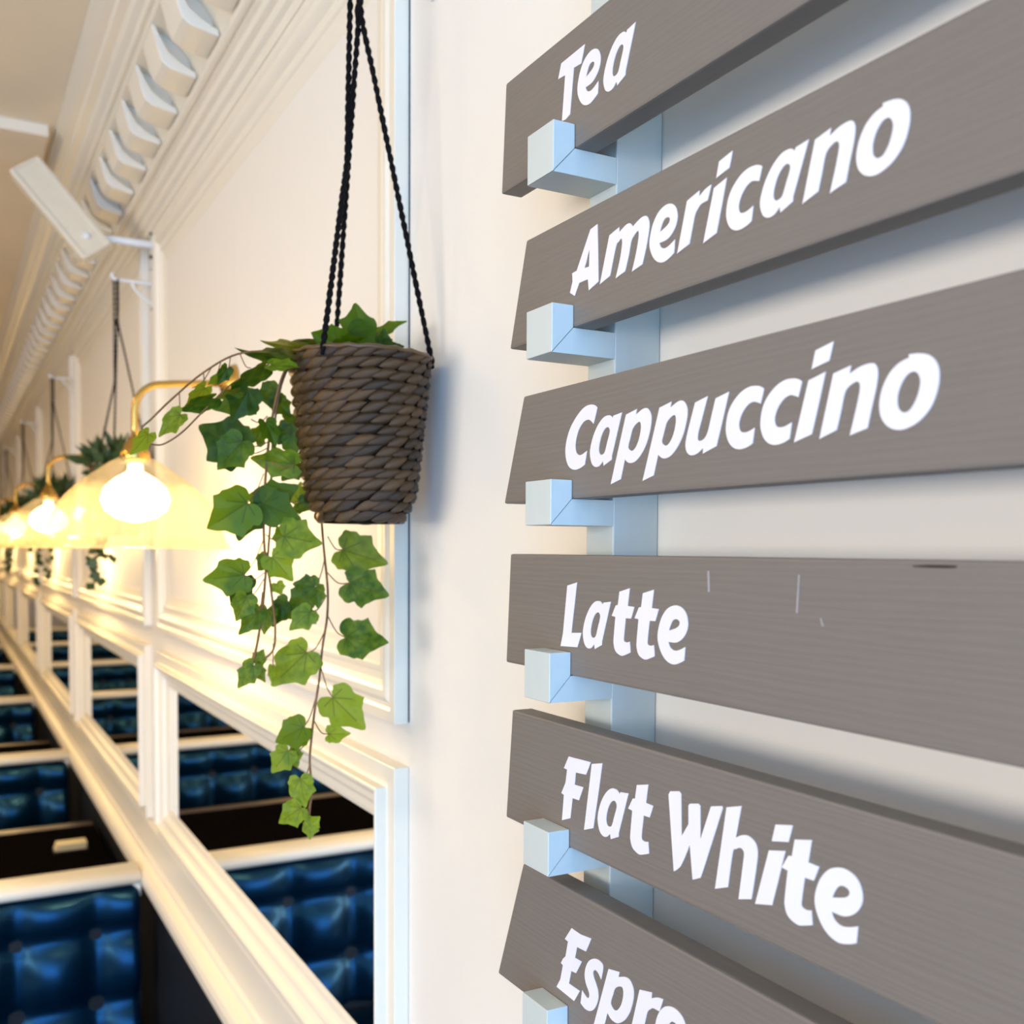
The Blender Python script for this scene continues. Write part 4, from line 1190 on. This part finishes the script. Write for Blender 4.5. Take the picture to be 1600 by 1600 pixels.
# leaves: attach px, tip px, depth, width factor, roll (deg), tip depth offset, tint (r,g,b), mesh
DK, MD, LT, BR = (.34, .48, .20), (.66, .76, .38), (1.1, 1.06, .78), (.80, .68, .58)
LEAVES = [
    # on top of the pot
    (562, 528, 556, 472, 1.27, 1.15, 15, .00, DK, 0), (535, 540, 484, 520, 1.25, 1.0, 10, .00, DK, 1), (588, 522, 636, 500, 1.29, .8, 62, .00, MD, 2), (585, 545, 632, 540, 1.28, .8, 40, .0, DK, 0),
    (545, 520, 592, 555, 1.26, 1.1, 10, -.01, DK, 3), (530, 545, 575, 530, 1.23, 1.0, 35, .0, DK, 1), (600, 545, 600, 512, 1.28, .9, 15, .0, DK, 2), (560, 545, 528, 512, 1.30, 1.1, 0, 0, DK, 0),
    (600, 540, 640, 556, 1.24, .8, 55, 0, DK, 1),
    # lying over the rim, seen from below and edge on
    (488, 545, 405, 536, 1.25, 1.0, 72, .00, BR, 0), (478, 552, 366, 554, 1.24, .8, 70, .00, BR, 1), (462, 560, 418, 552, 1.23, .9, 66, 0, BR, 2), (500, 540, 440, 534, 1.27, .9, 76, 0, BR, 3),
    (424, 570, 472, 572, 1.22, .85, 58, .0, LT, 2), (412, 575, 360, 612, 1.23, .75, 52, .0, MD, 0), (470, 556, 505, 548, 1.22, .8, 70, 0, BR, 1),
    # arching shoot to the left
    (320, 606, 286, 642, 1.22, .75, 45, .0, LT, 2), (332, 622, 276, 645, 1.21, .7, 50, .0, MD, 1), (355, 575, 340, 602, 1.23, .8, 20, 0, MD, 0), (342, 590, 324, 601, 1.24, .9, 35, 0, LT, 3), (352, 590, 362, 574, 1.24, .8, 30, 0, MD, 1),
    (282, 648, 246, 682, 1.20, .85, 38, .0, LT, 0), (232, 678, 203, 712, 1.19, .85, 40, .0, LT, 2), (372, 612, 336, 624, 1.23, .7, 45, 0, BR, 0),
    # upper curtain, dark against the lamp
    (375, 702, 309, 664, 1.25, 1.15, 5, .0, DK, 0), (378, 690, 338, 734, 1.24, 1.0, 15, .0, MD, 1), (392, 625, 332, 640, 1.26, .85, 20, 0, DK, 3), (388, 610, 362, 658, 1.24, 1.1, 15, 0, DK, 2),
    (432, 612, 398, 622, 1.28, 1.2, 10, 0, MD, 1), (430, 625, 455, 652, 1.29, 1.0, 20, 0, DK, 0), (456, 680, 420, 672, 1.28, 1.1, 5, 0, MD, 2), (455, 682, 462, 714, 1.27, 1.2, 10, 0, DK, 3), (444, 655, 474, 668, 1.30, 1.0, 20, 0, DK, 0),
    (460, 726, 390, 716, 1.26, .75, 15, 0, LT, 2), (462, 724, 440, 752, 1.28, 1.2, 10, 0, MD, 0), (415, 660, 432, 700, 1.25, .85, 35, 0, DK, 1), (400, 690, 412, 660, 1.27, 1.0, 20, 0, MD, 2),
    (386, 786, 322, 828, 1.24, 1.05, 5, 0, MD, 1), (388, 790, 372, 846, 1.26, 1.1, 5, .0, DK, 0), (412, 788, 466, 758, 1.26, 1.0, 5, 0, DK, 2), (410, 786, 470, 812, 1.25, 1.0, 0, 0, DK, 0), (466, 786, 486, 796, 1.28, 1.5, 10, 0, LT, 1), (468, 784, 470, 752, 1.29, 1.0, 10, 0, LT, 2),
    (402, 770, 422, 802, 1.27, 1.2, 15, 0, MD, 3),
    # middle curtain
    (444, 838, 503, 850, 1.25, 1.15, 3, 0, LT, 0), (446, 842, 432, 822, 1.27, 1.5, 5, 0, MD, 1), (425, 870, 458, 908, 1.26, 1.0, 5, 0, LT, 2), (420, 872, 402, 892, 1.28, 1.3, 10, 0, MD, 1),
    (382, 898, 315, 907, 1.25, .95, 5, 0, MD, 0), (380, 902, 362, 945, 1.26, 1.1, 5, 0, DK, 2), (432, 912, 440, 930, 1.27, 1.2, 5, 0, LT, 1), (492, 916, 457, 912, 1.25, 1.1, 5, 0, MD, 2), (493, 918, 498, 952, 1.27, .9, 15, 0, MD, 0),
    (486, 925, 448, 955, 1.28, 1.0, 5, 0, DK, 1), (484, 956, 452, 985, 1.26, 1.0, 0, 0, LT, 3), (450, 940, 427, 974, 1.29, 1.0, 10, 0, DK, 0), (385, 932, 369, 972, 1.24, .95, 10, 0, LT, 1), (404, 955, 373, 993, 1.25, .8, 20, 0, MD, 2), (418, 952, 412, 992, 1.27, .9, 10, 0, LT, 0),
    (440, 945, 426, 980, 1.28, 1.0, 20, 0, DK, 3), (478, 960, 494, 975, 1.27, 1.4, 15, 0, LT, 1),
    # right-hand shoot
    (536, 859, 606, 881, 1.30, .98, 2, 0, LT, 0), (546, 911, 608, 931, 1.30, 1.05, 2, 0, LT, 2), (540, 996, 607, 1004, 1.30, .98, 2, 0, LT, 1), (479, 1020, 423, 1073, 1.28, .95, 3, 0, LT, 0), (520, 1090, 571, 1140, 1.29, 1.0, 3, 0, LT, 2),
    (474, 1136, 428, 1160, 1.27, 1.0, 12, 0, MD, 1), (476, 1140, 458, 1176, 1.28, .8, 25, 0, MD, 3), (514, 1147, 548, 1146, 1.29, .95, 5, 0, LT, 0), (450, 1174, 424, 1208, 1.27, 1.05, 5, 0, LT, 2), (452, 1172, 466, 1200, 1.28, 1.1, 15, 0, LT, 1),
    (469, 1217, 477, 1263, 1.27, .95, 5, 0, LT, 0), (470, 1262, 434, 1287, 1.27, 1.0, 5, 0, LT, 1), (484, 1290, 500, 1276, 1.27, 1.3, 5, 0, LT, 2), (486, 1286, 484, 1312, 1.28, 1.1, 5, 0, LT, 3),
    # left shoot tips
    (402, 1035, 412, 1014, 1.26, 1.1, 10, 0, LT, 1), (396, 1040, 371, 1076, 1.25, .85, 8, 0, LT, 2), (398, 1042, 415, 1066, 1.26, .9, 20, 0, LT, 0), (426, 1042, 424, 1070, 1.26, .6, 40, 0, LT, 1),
]
random.seed(5)
for ax_, ay_, tx_, ty_, z_, wf, roll, dz, tint, mi in LEAVES:
    A, T = P(ax_, ay_, z_), P(tx_, ty_, z_ + dz)
    yv = T - A
    ln = yv.length
    yv.normalize()
    nv = (CAM - A).normalized()
    nv = (nv - yv * nv.dot(yv)).normalized()
    q = Matrix.Rotation(math.radians(roll * random.choice((-1, 1)) if roll < 50 else -roll), 3, yv)
    nv = q @ nv
    xv = yv.cross(nv)
    sc = ln * 1.0
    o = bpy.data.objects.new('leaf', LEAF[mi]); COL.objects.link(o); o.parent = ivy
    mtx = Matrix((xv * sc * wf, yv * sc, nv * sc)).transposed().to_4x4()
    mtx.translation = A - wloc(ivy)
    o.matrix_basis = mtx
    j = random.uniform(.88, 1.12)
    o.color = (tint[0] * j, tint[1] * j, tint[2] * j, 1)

STEMS = [
    # arching shoot and its lower branch
    ([(500, 548, 1.26), (440, 548, 1.24), (372, 553, 1.23), (318, 582, 1.22), (268, 624, 1.20), (236, 655, 1.19), (222, 668, 1.19), (224, 680, 1.19)], .0013),
    ([(440, 556, 1.24), (405, 578, 1.235), (362, 600, 1.23), (320, 640, 1.215), (285, 675, 1.20), (255, 694, 1.195), (236, 694, 1.19)], .0011),
    # main left curtain
    ([(470, 552, 1.25), (445, 580, 1.255), (430, 630, 1.26), (420, 690, 1.262), (414, 760, 1.262), (412, 830, 1.262), (415, 880, 1.262), (414, 910, 1.262), (409, 960, 1.262), (402, 1005, 1.26), (394, 1040, 1.255)], .0016),
    ([(460, 556, 1.26), (440, 600, 1.27), (428, 670, 1.27), (424, 740, 1.27), (422, 820, 1.27), (418, 880, 1.268), (422, 910, 1.266), (427, 950, 1.266), (430, 985, 1.266), (427, 1015, 1.264), (412, 1030, 1.26)], .0014),
    # long right shoot, hanging behind the basket
    ([(520, 560, 1.36), (508, 640, 1.36), (502, 720, 1.34), (502, 800, 1.32), (506, 858, 1.31), (512, 920, 1.30), (511, 965, 1.295), (504, 1010, 1.29), (499, 1060, 1.288), (493, 1100, 1.285), (487, 1150, 1.282), (484, 1190, 1.28), (487, 1230, 1.276), (484, 1262, 1.274), (482, 1286, 1.272)], .0015),
]
PETIOLES = [((512, 838), (536, 859)), ((510, 893), (546, 911)), ((511, 960), (540, 996)), ((506, 990), (479, 1020)), ((501, 1040), (520, 1090)), ((494, 1088), (474, 1136)), ((490, 1125), (514, 1147)), ((484, 1195), (469, 1217)),
            ((486, 1255), (470, 1262)), ((508, 870), (492, 916)), ((510, 930), (484, 956)), ((413, 840), (382, 898)), ((413, 895), (382, 900)), ((412, 905), (385, 932)), ((410, 925), (404, 955)), ((412, 740), (386, 786)), ((415, 835), (444, 838)),
            ((418, 650), (392, 655)), ((420, 690), (378, 690)), ((418, 700), (375, 702)), ((424, 720), (460, 726)), ((420, 768), (468, 784)), ((318, 582), (320, 606)), ((345, 565), (332, 592)), ((330, 575), (300, 606)), ((280, 612), (282, 648)), ((375, 553), (392, 575)), ((360, 558), (352, 590)),
            ((427, 1005), (426, 1042)), ((424, 915), (450, 940)), ((487, 1150), (452, 1174))]
for k, (pl, r) in enumerate(STEMS):
    bm = bmesh.new()
    tube(bm, smooth_path([P(*q) for q in pl], 6), r, 6)
    if k == 2:
        for (x0, y0), (x1, y1) in PETIOLES[11:29]:
            a_, c_ = P(x0, y0, 1.255), P(x1, y1, 1.25)
            tube(bm, smooth_path([a_, (a_ + c_) / 2 + Vector((0, 0, -.006)), c_], 4), .0007, 5)
    if k == 4:
        for (x0, y0), (x1, y1) in PETIOLES[:11] + PETIOLES[30:]:
            a_, c_ = P(x0, y0, 1.29), P(x1, y1, 1.285)
            tube(bm, smooth_path([a_, (a_ + c_) / 2 + Vector((0, 0, -.007)), c_], 4), .0008, 5)
    obj('vine_stem', bm, M['stem'], ivy, True)

# ------------------------------------------------------------------ plants in the far baskets (too blurred to tell leaves apart)
random.seed(3)
for i, y in enumerate(PY[1:], 1):
    t = thing('hanging_plant', (-PB, y, BZ0 + .19), ['', 'dark green leafy plant in the basket behind the nearest dome lamp', 'dark green plant in the third hanging basket', 'dark green plant in the fourth hanging basket',
                                                   'dark green plant in the farthest hanging basket'][i], 'plant', 'green plants in the far hanging baskets')
    fol = bmesh.new()
    for k in range(150):
        a = random.uniform(0, 2 * math.pi); el = random.uniform(.0, 1.35)
        dirv = Vector((math.cos(a) * math.cos(el), math.sin(a) * math.cos(el), math.sin(el)))
        base = Vector((-PB, y, BZ0 + .20)) + Vector((random.uniform(-.06, .06), random.uniform(-.06, .06), 0))
        tip = base + dirv * random.uniform(.06, .13)
        if tip.x > -.012:
            tip.x = -.012 - random.uniform(0, .02)
        sd = dirv.cross(Vector((random.uniform(-1, 1), random.uniform(-1, 1), random.uniform(-1, 1)))).normalized() * .013
        mid = base.lerp(tip, .6)
        fol.faces.new([fol.verts.new(q) for q in (base.lerp(tip, .25), mid - sd, tip, mid + sd)])
    # trailing shoots
    for s in range(4):
        a = math.radians(random.uniform(110, 250))
        st = Vector((-PB, y, BZ1)) + Vector((math.cos(a) * .10, math.sin(a) * .10, 0))
        for k in range(int(random.uniform(14, 26))):
            q = st + Vector((random.uniform(-.02, .02), random.uniform(-.02, .02), -.017 * k))
            d = Vector((random.uniform(-1, .6), random.uniform(-1, 1), random.uniform(-1, .2))).normalized() * .036
            sd = d.cross(Vector((0, 0, 1)) if k % 2 else Vector((0, 1, .3))).normalized() * .016
            fol.faces.new([fol.verts.new(v) for v in (q, q + d * .5 - sd, q + d, q + d * .5 + sd)])
    o = obj('foliage', fol, M['foliage'], t); tag(o, kind='stuff')
